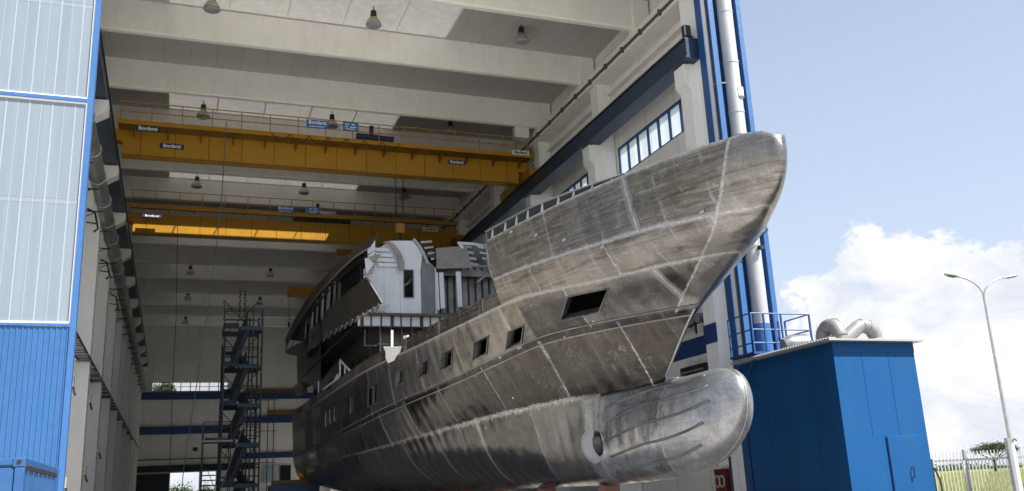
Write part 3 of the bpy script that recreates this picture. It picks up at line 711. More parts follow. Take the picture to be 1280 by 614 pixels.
# wall brackets and hooks on the left columns
for k, (y, z, dx) in enumerate(((38.1, 12.3, 0), (46, 12.2, 0), (53.8, 12.2, 0))):
    h = thing('hose_hook', (-3.55, y, z), 'dark steel hook bracket on the %s left column, below the duct' % ('nearest bare', 'second visible', 'third visible')[k], 'hook', 'hook brackets on the left columns')
    t = MB(); t.tube([(-3.6, y, z+.9), (-3.3, y, z+.75), (-3.15, y, z+.1), (-3.3, y, z-.05)], .045, 6); t.tube([(-3.6, y, z+.35), (-3.22, y, z+.3)], .03, 6)
    t.build('bracket', 'dark', h)
SOCK = [(37.0, 6.2), (37.15, 2.6), (44.8, 6.4), (45.0, 3.3), (52.6, 4.6)]
for k, (y, z) in enumerate(SOCK):
    h = thing('wall_socket', (-3.6, y, z), 'small yellow-grey socket box on the left wall columns, %s' % ('upper one nearest the door', 'lower one nearest the door', 'upper one further in', 'lower one further in', 'furthest one in')[k], 'socket', 'socket boxes on the left columns')
    MB().box(-3.617, -3.47, y-.12, y+.12, z-.18, z+.18).build('box', 'lamp', h, bevel=.02)
    MB().tube([(-3.5, y, z-.18), (-3.44, y-.05, z-.42), (-3.4, y-.02, z-.5)], .04, 6).build('plug', 'dark', h)
# right wall furniture under the bow
v = thing('wall_light', (19.3, 31.3, 6), 'long dark rectangular light fitting on the right wall beneath the navy band', 'light fitting')
MB().box(19.22, 19.495, 30.45, 32.3, 5.75, 6.05).build('housing', 'dark', v, bevel=.02)
MB().box(19.20, 19.218, 30.55, 32.2, 5.8, 5.87).build('diffuser', 'grey', v)
mc = thing('wall_fan_unit', (19.2, 30, 8), 'dark pipework with fan units on brackets above the navy band', 'machine')
t = MB(); t.tube([(19.2, 28.6, 8.5), (19.05, 29.5, 8.45), (19.0, 30.6, 8.0), (19.1, 31.6, 7.85)], .07, 8); t.tube([(19.2, 28.6, 8.0), (19.2, 32.5, 7.75)], .05, 8); t.tube([(19.1, 28.7, 7.7), (19.1, 33, 7.45)], .05, 8)
t.build('pipe_run', 'dark', mc, smooth=True)
for y in (29.0, 30.2, 31.4):
    MB().tube([(18.95, y, 7.75), (19.4, y, 7.75)], .2, 14).build('fan', 'grey', mc, smooth=True, auto=40)
    MB().bar((19.1, y+.4, 7.9), (19.1, y+.4, 7.2), .07).build('bracket', 'dark', mc)
for k, (y0, y1, z1, xx) in enumerate(((28.8, 29.55, 1.85, 19.48), (28.0, 28.65, 2.0, 18.28))):
    fc = thing('fire_cabinet', (19.2, y0, .5), ('wide dark red fire hose cabinet on the right wall under the bulb', 'narrow dark red fire cabinet on the first right column')[k], 'cabinet', 'fire cabinets by the door')
    MB().box(xx-.24, xx-.02, y0, y1, .75, z1).build('case', 'red', fc, bevel=.015)
    for j in range(2):
        yy = y0+(y1-y0)*(.28+.44*j)
        MB().tube([Vector((xx-.255, yy+.15*math.cos(a), z1-.42+.19*math.sin(a))) for a in [2*math.pi*i/20 for i in range(21)]], .03, 6).build('hose_reel', 'shed_roof', fc, smooth=True)
tp = thing('downpipe', (18.9, 29.4, 0), 'thin grey downpipe beside the red fire cabinets', 'pipe')
MB().tube([(18.25, 27.9, 0), (18.25, 27.9, 5.4)], .045, 8).build('pipe_run', 'dark', tp)
MB().box(18.2, 18.296, 28.72, 28.74, 2.1, 2.4).build('switch_box', 'grey', tp)

# ------------------------------------------------------------------ hanging lamps
def make_lamp(loc, label):
    h = thing('hanging_lamp', loc, label, 'lamp', 'round high bay lamps under the hall roof')
    x, y, z = loc
    MB().tube([(x, y, z+.25), (x, y, z+.55)], [.15, .13], 12).build('ballast', 'black', h, smooth=True, auto=40)
    MB().tube([(x, y, z+.25), (x, y, z+.20), (x, y, z+.05), (x, y, z-.12), (x, y, z-.16)], [.12, .20, .30, .36, .35], 20).build('shade', 'lamp', h, smooth=True, auto=50)
    MB().tube([(x, y, z-.165), (x, y, z-.20), (x, y, z-.23)], [.33, .28, .1], 20).build('lens', 'glass_panel', h, smooth=True)
    MB().tube([(x, y, z+.55), (x, y, ZC+.1)], .02, 6).build('hanger_rod', 'dark', h)
    return h
lamps = [((265, 8), 36.1, 'left lamp of the front row, nearest the hall opening'), ((467, 28), 36.1, 'middle lamp of the front row, nearest the hall opening'), ((652, 48), 36.1, 'right lamp of the front row, nearest the hall opening'),
 ((254, 143), 46.3, 'left lamp of the row just above the nearer crane'), ((415, 155), 46.3, 'middle lamp of the row just above the nearer crane, between blue signs'), ((563, 163), 46.3, 'right lamp of the row just above the nearer crane'),
 ((246, 231), 56.4, 'left lamp of the row between the two cranes'), ((380, 239), 56.4, 'middle lamp of the row between the two cranes'), ((505, 245), 56.4, 'right lamp of the row between the two cranes'),
 ((238, 340), 76.7, 'left lamp of the first row beyond the far crane'), ((338, 343), 76.7, 'right lamp of the first row beyond the far crane'),
 ((235, 372), 86.9, 'left lamp of the second row beyond the far crane'), ((325, 378), 86.9, 'right lamp of the second row beyond the far crane'),
 ((232, 402), 97.0, 'left lamp of the last row, nearest the back wall'), ((312, 405), 97.0, 'right lamp of the last row, nearest the back wall')]
proto = None
for (x, y), Y, s in lamps:
    d_ = _ray(x, y); zl = 22.1 if Y < 60 else 21.75; t_ = (zl-EYE)/d_[2]; p = Vector((d_[0]*t_, d_[1]*t_, zl))
    if proto is None: proto = make_lamp(tuple(p), 'round grey hanging ' + s)
    else: copy_thing(proto, tuple(p), 'round grey hanging ' + s)

# ------------------------------------------------------------------ bridge cranes
def make_crane(Y, label, zb, second):
    c = thing('bridge_crane', (7.5, Y, zb), label, 'crane', 'yellow bridge cranes across the hall')
    x0, x1 = -2.95, 17.75
    g = MB(); g.box(x0, x1, Y, Y+.55, zb, zb+1.35); gg = g.build('girder', 'yellow', c, bevel=.015)
    g = MB(); g.box(x0, x1, Y+2.6, Y+3.15, zb+.98, zb+1.36); g.build('girder', 'yellow', c, bevel=.015)
    d = MB()
    for k in range(13): d.box(x0+.8+1.6*k, x0+.84+1.6*k, Y-.012, Y-.001, zb+.05, zb+1.3)
    d.box(x0, x1, Y-.03, Y-.003, zb-.001, zb+.05); d.build('stiffener', 'yellow_dark', gg)
    # walkway on brackets in front of the girder
    zw = zb+1.30+(.32 if second else 0)
    wd = .45 if second else 1.0
    MB().box(x0-.2, x1+.5, Y-wd, Y-.02, zw, zw+.06).build('walkway', 'yellow_dark', c)
    MB().box(x0-.2, x1+.5, Y-wd-.03, Y-wd-.003, zw-.06, zw+.16).build('kick_plate', 'yellow', c)
    for k in range(14):
        x = x0+.5+1.55*k; MB().prism([(x, Y-wd+.05, zw-.003), (x, Y-.03, zw-.003), (x, Y-.03, zw-(.4 if not second else .15))], (.06, 0, 0)).build('walkway_bracket', 'yellow_dark', c)
    r = MB()
    for z in (zw+1.1, zw+.6): r.bar((x0-.15, Y-wd+.02, z), (x1+.45, Y-wd+.02, z), .04)
    r.build('handrail', 'yellow', c)
    for k in range(16): x = x0-.1+1.4*k; MB().bar((x, Y-wd+.02, zw+.06), (x, Y-wd+.02, zw+1.1), .045).build('handrail_post', 'yellow', c)
    # wheel carriages on the runways
    for x in (-3.46, 18.29):
        e = MB().box(x-.22, x+.22, Y-.9, Y+4.1, 18.50, 18.98).build('end_carriage', 'yellow', c, bevel=.02)
        for yy in (Y-.5, Y+3.7): MB().tube([(x-.09, yy, 18.58), (x+.09, yy, 18.58)], .2, 16).build('wheel', 'dark', e, smooth=True, auto=40)
        s = MB(); s.box(min(x, x0 if x < 0 else x1-.3), max(x, x0+.3 if x < 0 else x1), Y+.02, Y+.53, 18.99, zb+1.34); s.build('end_plate', 'yellow', c)
    # trolley with hoist drum and ropes
    tx = 9.4 if not second else 8.6
    tr = MB(); tr.box(tx-1.6, tx+2.2, Y+.2, Y+2.95, zb+1.42, zb+1.75); tr.build('trolley', 'dark', c, bevel=.02)
    MB().tube([(tx-1.4, Y+1.6, zb+2.0), (tx+1.6, Y+1.6, zb+2.0)], .42, 18).build('hoist_drum', 'dark', c, smooth=True, auto=40)
    MB().tube([(tx-.9, Y-.2, zb+1.95), (tx+1.1, Y-.2, zb+1.9)], .2, 12).build('motor', 'sign_dark' if not second else 'galv', c, smooth=True, auto=40)
    MB().box(tx-.2, tx+.0, Y-.3, Y-.1, zb+1.4, zb+2.6).build('trolley_mast', 'dark', c)
    # railing signs and girder signs
    return c, x0, x1, zw
def plate(c, x, y, z, w, h, m, s, size, lm='letter', marks=()):
    p = MB().box(x-w/2, x+w/2, y, y+.02, z-h/2, z+h/2).build('sign_plate', m, c)
    if isinstance(s, str): s = [(s, 0, size)]
    for xa, xb, dz, hh in marks: MB().box(x+xa, x+xb, y-.012, y-.002, z+dz-hh/2, z+dz+hh/2).build('sign_line', 'letter', p)
    for body, dz, sz in s: text(body, sz, lm, p, (x, y-.012, z+dz), (1, 0, 0), (0, 0, 1))
    return p
c1, x0, x1, zw = make_crane(45.4, 'nearer yellow double girder bridge crane with blue signs on its railing', 18.25, False)
Y = 45.4
p = atY(185, 161, Y-1.06); plate(c1, p.x, Y-1.06, p.z, 1.12, .27, 'sign_dark', 'Bonfanti', .26)
p = atY(215, 183, Y-.06); plate(c1, p.x, Y-.06, p.z, 1.12, .26, 'sign_dark', 'Bonfanti', .25)
p = atY(571, 203, Y-.06); plate(c1, p.x, Y-.06, p.z, .95, .26, 'sign_dark', 'Bonfanti', .23)
p = atY(651, 191, Y-1.06); plate(c1, p.x, Y-1.06, p.z, 1.0, .26, 'sign_white', 'Bonfanti', .23, 'sign_dark')
p = atY(397, 155.5, Y-1.06); plate(c1, p.x, Y-1.06, p.z, 1.12, .46, 'sign_blue', [('Bonfanti', .08, .28)], .2, marks=((-.42, .36, -.13, .035),))
p = atY(438.5, 158, Y-1.06); plate(c1, p.x, Y-1.06, p.z, .82, .46, 'sign_blue', [], .2, marks=((-.30, -.08, .10, .06), (.04, .22, .10, .06), (-.30, -.14, -.04, .05), (-.06, .30, -.05, .05), (-.28, .20, -.16, .04)))
p = atY(651, 167, Y-.6)
MB().box(p.x-.42, p.x+.42, Y-.85, Y-.4, p.z-.35, p.z+.3).build('control_cabinet', 'white', c1, bevel=.02)
fest = MB()
for k in range(7):
    xa = 4.0+.95*k; fest.tube([(xa+.95*t, Y-1.08, zw+.1-.42*math.sin(math.pi*t)) for t in [i/8 for i in range(9)]], .02, 5)
fest.build('festoon_cable', 'black', c1)
c2, x0, x1, zw2 = make_crane(59.4, 'farther yellow bridge crane with a sunlit lower girder', 18.2, True)
Y = 59.4
p = atY(190, 270.5, Y-.51); plate(c2, p.x, Y-.51, p.z, 1.15, .26, 'sign_dark', 'Bonfanti', .25)
p = atY(357, 262, Y-.51); plate(c2, p.x, Y-.51, p.z, 1.1, .46, 'sign_blue', [('Bonfanti', .08, .28)], .2, marks=((-.42, .36, -.13, .035),))
p = atY(392, 263, Y-.51); plate(c2, p.x, Y-.51, p.z, .85, .46, 'sign_blue', [], .2, marks=((-.30, -.08, .10, .06), (.04, .22, .10, .06), (-.30, -.14, -.04, .05), (-.06, .30, -.05, .05), (-.28, .20, -.16, .04)))
p = atY(538, 287, Y-.51); plate(c2, p.x, Y-.51, p.z, 1.1, .26, 'sign_white', 'Bonfanti', .23, 'sign_dark')
# hook blocks and ropes
def hook(x, y, zt, zh, label):
    h = thing('crane_hook', (x, y, zh), label, 'hook')
    t = MB()
    for dx, dy in ((-.16, -.1), (.16, -.1), (-.16, .12), (.16, .12)): t.tube([(x+dx*1.6, y+dy, zt), (x+dx, y+dy, zh+.7)], .016, 5)
    t.build('wire_rope', 'cable', h)
    MB().box(x-.25, x+.25, y-.16, y+.16, zh+.15, zh+.72).build('hook_block', 'yellow', h, bevel=.04)
    MB().tube([(x, y, zh+.16), (x, y, zh-.1), (x+.17, y, zh-.25), (x+.1, y, zh-.42), (x-.1, y, zh-.42), (x-.2, y, zh-.25)], [.05, .05, .06, .06, .05, .02], 8).build('hook', 'dark', h, smooth=True)
p = atY(500, 291, 46.9); hook(p.x, 46.9, 19.6, p.z-.2, 'yellow hook block hanging on wire ropes from the nearer crane, above the ship')
for k, (xp, y0_, y1_, Y_, lab) in enumerate(((421, 311, 319.5, 66.0, 'yellow girder end high behind the ship roof, touching its upper edge'), (360, 359, 370.5, 76.0, 'yellow girder end left of the ship roof with a hanging pendant cable'))):
    a_, b_ = atY(xp, y0_, Y_), atY(xp, y1_, Y_)
    jb = thing('monorail_girder', (a_.x, Y_, b_.z), lab, 'girder', 'short yellow girders behind the ship')
    MB().box(a_.x, 18.2, Y_, Y_+.5, b_.z, a_.z).build('girder_box', 'yellow', jb, bevel=.015)
    MB().box(17.4, 18.25, Y_+.02, Y_+.48, a_.z+.002, 18.4).build('hanger_plate', 'yellow', jb)
    if k:
        MB().tube([(a_.x+.12, Y_-.05, b_.z+.3), (a_.x+.12, Y_-.05, b_.z-2.2)], .022, 6).build('pendant_cable', 'cable', jb)
        MB().box(a_.x+.04, a_.x+.20, Y_-.12, Y_+.02, b_.z-2.6, b_.z-2.2).build('pendant_control', 'dark', jb)
# loose ropes
rp = thing('blue_rope', (0, 45, 0), 'long thin blue rope hanging from the nearer crane to the floor', 'rope')
P = [atY(283, 152, 44.2), atY(277, 250, 44.2), atY(269, 320, 44.4), atY(258, 400, 45), atY(246, 480, 46), atY(231, 575, 47), atY(226, 620, 47.5)]
MB().tube(P, .02, 6).build('strand', 'rope', rp)
rp = thing('dark_cable', (0, 58, 0), 'thin dark pendant cable hanging from the far crane', 'cable')
MB().tube([atY(222, 282, 57.2), atY(220, 400, 57.2), atY(215, 500, 57.2), atY(211, 620, 57.2)], .018, 6).build('strand', 'cable', rp)
rp = thing('guy_rope', (0, 50, 0), 'pale taut rope slanting down past the stair tower', 'rope')
MB().tube([atY(309, 518, 54), atY(296, 555, 52), atY(275, 614, 49), atY(268, 634, 48)], .025, 6).build('strand', 'grey', rp)

# ------------------------------------------------------------------ scaffolding stair tower
tw = thing('stair_tower', (3.9, 58, 0), 'tall dark scaffold stair tower with blue landings left of the ship', 'scaffold')
tx0, tx1, ty0, ty1 = 2.75, 4.95, 57.6, 60.6
ZT = 13.2
for xx in (tx0, (tx0+tx1)/2+.55, tx1):
    for yy in (ty0, ty1):
        MB().tube([(xx, yy, 0), (xx, yy, ZT if xx > tx0 else ZT-1.8)], .05, 6).build('standard', 'scaffold', tw)
lev = 2.35
for k in range(6):
    z = lev*k+.2
    lg = MB()
    for zz in (z, z+.55, z+1.05):
        for yy in (ty0, ty1): lg.tube([(tx0, yy, zz), (tx1, yy, zz)], .026, 6)
        for xx in (tx0, tx1): lg.tube([(xx, ty0, zz), (xx, ty1, zz)], .026, 6)
    lg.tube([(tx0, ty1, z), (tx1, ty1, z+lev)], .03, 6); lg.tube([(tx1, ty1, z), (tx0, ty1, z+lev)], .03, 6); lg.tube([(tx0, ty0, z+lev*.5), (tx1, ty0, z+lev*.5)], .03, 6)
    lg.tube([(tx0, ty0, z), (tx0, ty1, z+lev)], .022, 6)
    lg.build('ledger', 'scaffold', tw)
    if k:
        MB().box(tx0, tx1, ty1+.04, ty1+.07, z, z+.32).box(tx0-.06, tx0-.03, ty0, ty1, z, z+.32).box(tx0, tx0+.8, ty0-.07, ty0-.04, z, z+.3).build('toe_board', 'scaffold_blue', tw)
    if k:
        MB().box(tx1-1.35, tx1, ty0-.05, ty0+1.1, z-.12, z+.12).build('landing', 'deckblue', tw)
        MB().box(tx0, tx0+.9, ty1-1.1, ty1, z-lev*.5-.05, z-lev*.5+.03).build('landing', 'scaffold_blue', tw)
    if k < 5:
        st = MB(); a = Vector((tx0+.45, ty0+.5, z)); bq = Vector((tx1-.9, ty0+.5, z+lev))
        for dy in (-.42, .42): st.bar(a+Vector((0, dy, 0)), bq+Vector((0, dy, 0)), .06, .42)
        for j in range(10): q = a.lerp(bq, (j+.5)/10); st.box(q.x-.12, q.x+.12, q.y-.4, q.y+.4, q.z-.015, q.z+.015)
        for dy in (-.45, .45): st.tube([a+Vector((0, dy, 1.0)), bq+Vector((0, dy, 1.0))], .026, 6)
        a2 = Vector((tx1-.5, ty1-.55, z+.05)); b2_ = Vector((tx0+.7, ty1-.55, z+lev*.55))
        for dy in (-.4, .4): st.bar(a2+Vector((0, dy, 0)), b2_+Vector((0, dy, 0)), .06, .40)
        for j in range(8): q = a2.lerp(b2_, (j+.5)/8); st.box(q.x-.13, q.x+.13, q.y-.4, q.y+.4, q.z-.015, q.z+.015)
        s_ = st.build('stair_flight', 'scaffold_blue', tw)
        bl = MB()
        for j in range(18):
            q = a.lerp(bq, j/17)
            for dy in (-.45, .45): bl.tube([q+Vector((0, dy, .05)), q+Vector((0, dy, 1.0))], .024, 5)
        bl.build('baluster', 'scaffold', s_)
MB().box(tx0, tx0+.03, ty0+.1, ty1-.1, 0.4, ZT-2.6).build('safety_netting', 'scaffold', tw)
ch = MB()
for xx in (3.55, 3.85):
    for j in range(9): ch.box(xx-.05+.03*(j % 2), xx+.05+.03*(j % 2), ty0-.02, ty0+.03, ZT-.6+.2*j, ZT-.46+.2*j)
ch.build('lifting_chain', 'dark', tw)
# low working platform left of the tower
wp = thing('work_platform', (1.6, 58, 0), 'low dark scaffold platform with guard rails beside the stair tower', 'scaffold')
a0 = atY(253, 552, 57).x; a1 = atY(277, 552, 57).x
zp = atY(262, 551, 57).z
t = MB().box(a0, a1+.6, 56.6, 58.4, zp-.1, zp).build('deck', 'grey', wp)
for xx in (a0+.03, a1+.5):
    for yy in (56.65, 58.35): MB().tube([(xx, yy, 0), (xx, yy, zp+1.1)], .03, 6).build('post', 'scaffold', wp)
t = MB()
for z in (zp+1.05, zp+.55): t.tube([(a0, 56.65, z), (a1+.5, 56.65, z)], .024, 6)
t.tube([(a0, 56.65, .2), (a1+.5, 56.65, zp-.1)], .024, 6); t.tube([(a0, 56.65, zp-.9), (a1+.5, 56.65, .5)], .02, 6)
t.build('rail', 'scaffold', wp)
MB().box(a0+.15, a0+1.4, 57.2, 57.8, zp+.002, zp+.18).build('tool_box', 'wood', wp)
# another scaffold along the ship's quarter
sf = thing('side_scaffold', (5.6, 62, 0), 'thin scaffold frame standing between stair tower and stern', 'scaffold')
for xx, yy in ((5.3, 62), (5.3, 66), (6.2, 62), (6.2, 66)): MB().tube([(xx, yy, 0), (xx, yy, 8.6)], .03, 6).build('standard', 'scaffold', sf)
t = MB()
for z in (2, 4, 6, 7, 8): t.tube([(5.1, 62, z), (6.4, 62, z)], .024, 6); t.tube([(5.3, 62, z), (5.3, 66, z)], .024, 6)
t.build('ledger', 'scaffold', sf)
sk = thing('waste_skip', (6.2, 55.5, 0), 'dark blue steel skip on the hall floor beneath the stern', 'skip')
q0 = atY(338, 607, 55); q1 = atY(400, 607, 55)
MB().prism([(q0.x+.2, 55, 0), (q1.x-.2, 55, 0), (q1.x, 55, q0.z), (q0.x, 55, q0.z)], (0, 1.8, 0)).build('body', 'band', sk)
MB().box(q0.x-.05, q1.x+.05, 54.93, 55.03, q0.z-.15, q0.z+.0).build('rim', 'band', sk)
tb = thing('timber_beam', (6.2, 55.5, 2.6), 'brown timber beam lying across the dark blue skip', 'timber')
zz = q0.z; MB().box(q0.x+.1, q1.x-.1, 55.3, 55.7, zz+.01, zz+.27).build('plank', 'wood', tb, bevel=.01)
ob = thing('orange_oddment', (6.6, 55.2, 2.8), 'unidentified bright orange lantern on the timber beam under the stern', 'oddment')
p = atY(378, 603, 55.2)  # unidentified orange spot; its lamp-like shape is made up
MB().tube([(p.x, 55.5, zz+.28), (p.x, 55.5, zz+.36)], .12, 12).build('base', 'black', ob)
MB().tube([(p.x, 55.5, zz+.36), (p.x, 55.5, zz+.42), (p.x, 55.5, zz+.58), (p.x, 55.5, zz+.64)], [.1, .14, .13, .05], 14).build('lens', 'orange', ob, smooth=True)

# ------------------------------------------------------------------ the yacht
XC, YE = 11.0, 58.0
def tab(pts, y):
    n = len(pts)
    if y <= pts[0][0]: return float(pts[0][1])
    if y >= pts[-1][0]: return float(pts[-1][1])
    i = max(k for k in range(n-1) if pts[k][0] <= y)
    d = [(pts[k+1][1]-pts[k][1])/(pts[k+1][0]-pts[k][0]) for k in range(n-1)]
    def slope(k):
        if k == 0: return d[0]
        if k == n-1: return d[-1]
        return 0.0 if d[k-1]*d[k] <= 0 else 2*d[k-1]*d[k]/(d[k-1]+d[k])
    h = pts[i+1][0]-pts[i][0]; t = (y-pts[i][0])/h
    return float((2*t**3-3*t*t+1)*pts[i][1] + (t**3-2*t*t+t)*h*slope(i) + (-2*t**3+3*t*t)*pts[i+1][1] + (t**3-t*t)*h*slope(i+1))
LV = [   # Y of the stem, entrance length, half beam, fullness, heights
 (19.25, 24, 3.85, .95, [(19,3.97),(22,3.92),(26,3.83),(28.7,3.7),(38,3.4),(58,3.3)]),
 (17.5, 22.2, 4.0, .82, [(17.5,5.42),(21.8,5.5),(24.5,5.25),(27,5.0),(32.3,4.7),(38.6,4.43),(54,4.08),(58,4.0)]),
 (15.72, 22.4, 4.1, .74, [(16,6.28),(19,6.37),(22.3,6.58),(25.3,6.45),(29.4,6.33),(60,6.4)]),
 (14.5, 22.8, 4.1, .70, [(14.7,6.92),(15.6,6.97),(17.2,7.09),(19,7.14),(22,7.24),(24,7.25)]),
 (13.88, 22.5, 4.1, .66, [(13.9,8.20),(13.97,8.28),(14.06,8.33),(14.25,8.36),(14.9,8.365),(18,8.38),(23.2,8.35)])]
def level(k, s):
    Y0, L, B, q, z = LV[k]
    Y = Y0+(YE-Y0)*s; u = min(max((Y-Y0)/L, 0), 1); b = B*(1-(1-u)**2)**q
    return np.array((Y, b, tab(z, Y)))
def catmull(P, v):
    n = len(P); i = int(min(max(math.floor(v-1+1e-9), 0), n-2)); t = v-1-i
    p1, p2 = P[i], P[i+1]; p0 = P[i-1] if i > 0 else 2*p1-p2; p3 = P[i+2] if i < n-2 else 2*p2-p1
    return .5*((2*p1)+(-p0+p2)*t+(2*p0-5*p1+4*p2-p3)*t*t+(-p0+3*p1-3*p2+p3)*t**3)
def hpt(s, v, side=-1):
    Y, b, Z = catmull([level(k, s) for k in range(5)], v)
    if v > 4: Y -= 1.1*(v-4)*(5-v)*math.exp(-s/.03)
    return Vector((XC+side*max(b, 0), Y, Z))
def stemY(v): return float(catmull([np.array((l[0],)) for l in LV], v)[0]) - (1.1*(v-4)*(5-v) if v > 4 else 0)
# windows: (s0, s1, v0, v1)
WIN = [(.063, .096, 2.28, 2.76), (.137, .155, 2.11, 2.41), (.182, .201, 2.21, 2.51), (.236, .255, 2.30, 2.59), (.280, .299, 2.35, 2.61), (.335, .353, 2.39, 2.66),
       (.409, .421, 2.25, 2.59), (.426, .442, 2.25, 2.59), (.508, .522, 2.32, 2.61), (.606, .622, 2.35, 2.64), (.638, .654, 2.35, 2.64), (.667, .685, 2.35, 2.64)]
WIN = [(round(a+.0075*(1-a), 4), round(b_+.0075*(1-b_), 4), c, d) for a, b_, c, d in WIN]
sg = set([0, .0006, .0015, .003, .005, .0075, .0105, .014, .018, .023, .029, .036, .044, .053] + [round(.062+.0125*i, 4) for i in range(16)] + [round(.27+.02*i, 4) for i in range(37)] + [1.0])
vg = set([round(1+.1*i, 3) for i in range(21)])
def insert(S, x, eps):
    for q in list(S):
        if abs(q-x) < eps and q not in keep: S.discard(q)
    S.add(x); keep.add(x)
keep = {0, 1.0, 1, 2, 3, 2.0, 3.0}
for w in WIN:
    for x in w[:2]: insert(sg, x, .0045)
for w in WIN:
    for x in w[2:]: insert(vg, x, .035)
sg, vg = sorted(sg), sorted(vg)

yacht = thing('yacht', (XC, 36, 1.6), 'unfinished bare aluminium yacht with bulbous bow, sticking out of the hall on blocks', 'yacht')
hv, hf, huv, haux = [], [], [], []
def hull_grid(P, UV, AUX, skip=None):
    k = len(hv); n = len(P[0])
    for r, ru, ra in zip(P, UV, AUX): hv.extend(r); huv.extend(ru); haux.extend(ra)
    for i in range(len(P)-1):
        for j in range(n-1):
            if skip and skip(i, j): continue
            a, b_, c, d = k+i*n+j, k+i*n+j+1, k+(i+1)*n+j+1, k+(i+1)*n+j
            hf.append((a, b_, c, d))
def side_grids(side):
    # topsides
    P = [[hpt(s, v, side) for v in vg] for s in sg]
    UV = [[(p.y, v+1e-4) for p, v in zip(r, vg)] for r in P]
    AUX = [[(p.y-stemY(v), p.z) for p, v in zip(r, vg)] for r in P]
    def inwin(i, j):
        s = (sg[i]+sg[i+1])/2; v = (vg[j]+vg[j+1])/2
        return any(w[0] < s < w[1] and w[2] < v < w[3] for w in WIN)
    hull_grid(P, UV, AUX, inwin if side < 0 else None)
    # raised bow
    vb = [3+.1*i for i in range(21)]; YA = 23.15
    tt = [0, .002, .005, .01, .018, .028, .04, .055, .075, .1] + [.1+.03*i for i in range(1, 31)]
    P, UV, AUX = [], [], []
    for t in tt:
        r = []
        for v in vb:
            y0 = stemY(v); s = t*(YA-.12*(v-3)-y0)/(YE-y0); r.append(hpt(s, v, side))
        P.append(r); UV.append([(p.y, v+1e-4) for p, v in zip(r, vb)]); AUX.append([(p.y-stemY(v), p.z) for p, v in zip(r, vb)])
    hull_grid(P, UV, AUX)
    # low bulwark of the main deck
    ys = sorted(set([23.1+.45*i for i in range(78)] + [30.25, 30.3, 31.35, 31.4, 58.0]))
    P, UV, AUX = [], [], []
    for y in ys:
        s = (y-LV[2][0])/(YE-LV[2][0]); p = hpt(s, 3, side)
        h = .46 if y < 30.28 else (.30 if y < 31.38 else .44)
        r = [p + Vector((0, 0, h*q)) for q in (0, .33, .66, 1)]
        P.append(r); UV.append([(q.y, 3.08+.25*k) for k, q in enumerate(r)]); AUX.append([(q.y-15, q.z) for q in r])
    hull_grid(P, UV, AUX)
# bottom and bulb
ZTOP = [(15.95,3.25),(16.0,3.52),(16.15,3.76),(16.4,3.91),(16.8,3.985),(17.8,3.97),(19.2,3.97)]
ZBOT = [(15.95,3.2),(16.02,2.95),(16.15,2.7),(16.6,2.33),(17.4,1.99),(18.4,1.79),(19.5,1.71),(22,1.65),(48,1.65),(58,2.3)]
WB = [(15.95,0),(16.0,.14),(16.15,.28),(16.5,.44),(17.2,.58),(18,.66),(20,.74)]
A1 = [(20,.985),(21,1.0),(22.5,1.03),(26,1.45),(32,2.1),(45,3.0),(58,3.0)]
A2 = [(20,.985),(21,.92),(22.5,.86),(26,1.62),(32,2.56),(45,3.66),(58,3.7)]
Z2 = [(20,3.7),(21,3.35),(22.5,3.05),(26,2.8),(32,2.5),(45,2.3),(58,2.6)]
def lowpt(Y, t, side=-1):
    zb = tab(ZBOT, Y)
    if Y < 19.25: bc, zc = 0.0, tab(ZTOP, Y)
    else: _, bc, zc = level(0, (Y-19.25)/(YE-19.25))
    if Y < 20: w = tab(WB, Y)*1.33; a1 = a2 = w; z2 = zc
    else: a1, a2, z2 = tab(A1, Y), tab(A2, Y), tab(Z2, Y)
    if 19.25 < Y < 20: z2 = zc*(20-Y)/.75 + 3.7*(Y-19.25)/.75
    x = 3*(1-t)**2*t*a1 + 3*(1-t)*t*t*a2 + t**3*bc
    z = (1-t)**3*zb + 3*(1-t)**2*t*zb + 3*(1-t)*t*t*z2 + t**3*zc
    return Vector((XC+side*x, Y, z))
ysl = [15.95, 15.965, 15.985, 16.01, 16.05, 16.1, 16.17, 16.26, 16.38, 16.55, 16.75, 17.0, 17.3, 17.65, 18.0, 18.4, 18.8, 19.25] + [19.25+.2*i for i in range(1, 11)] + [21.3+.045*i for i in range(28)] + [22.7+.3*i for i in range(25)] + [30.4+.7*i for i in range(40)] + [58.0]
ysl = sorted(y for y in set(ysl) if y <= 58)
tsl = [i/44 for i in range(45)]
THR = atX(737, 555, 9.95)
def bottom(side):
    P = [[lowpt(y, t, side) for t in tsl] for y in ysl]
    UV = [[(p.y, t*.9999) for p, t in zip(r, tsl)] for r in P]
    AUX = [[(p.y-15.95, p.z) for p in r] for r in P]
    def sk(i, j):
        c = (P[i][j]+P[i+1][j+1])/2
        return side < 0 and ((c.y-THR.y)/.22)**2+((c.z-THR.z)/.30)**2 < 1
    hull_grid(P, UV, AUX, sk)
for sd in (-1, 1): side_grids(sd); bottom(sd)
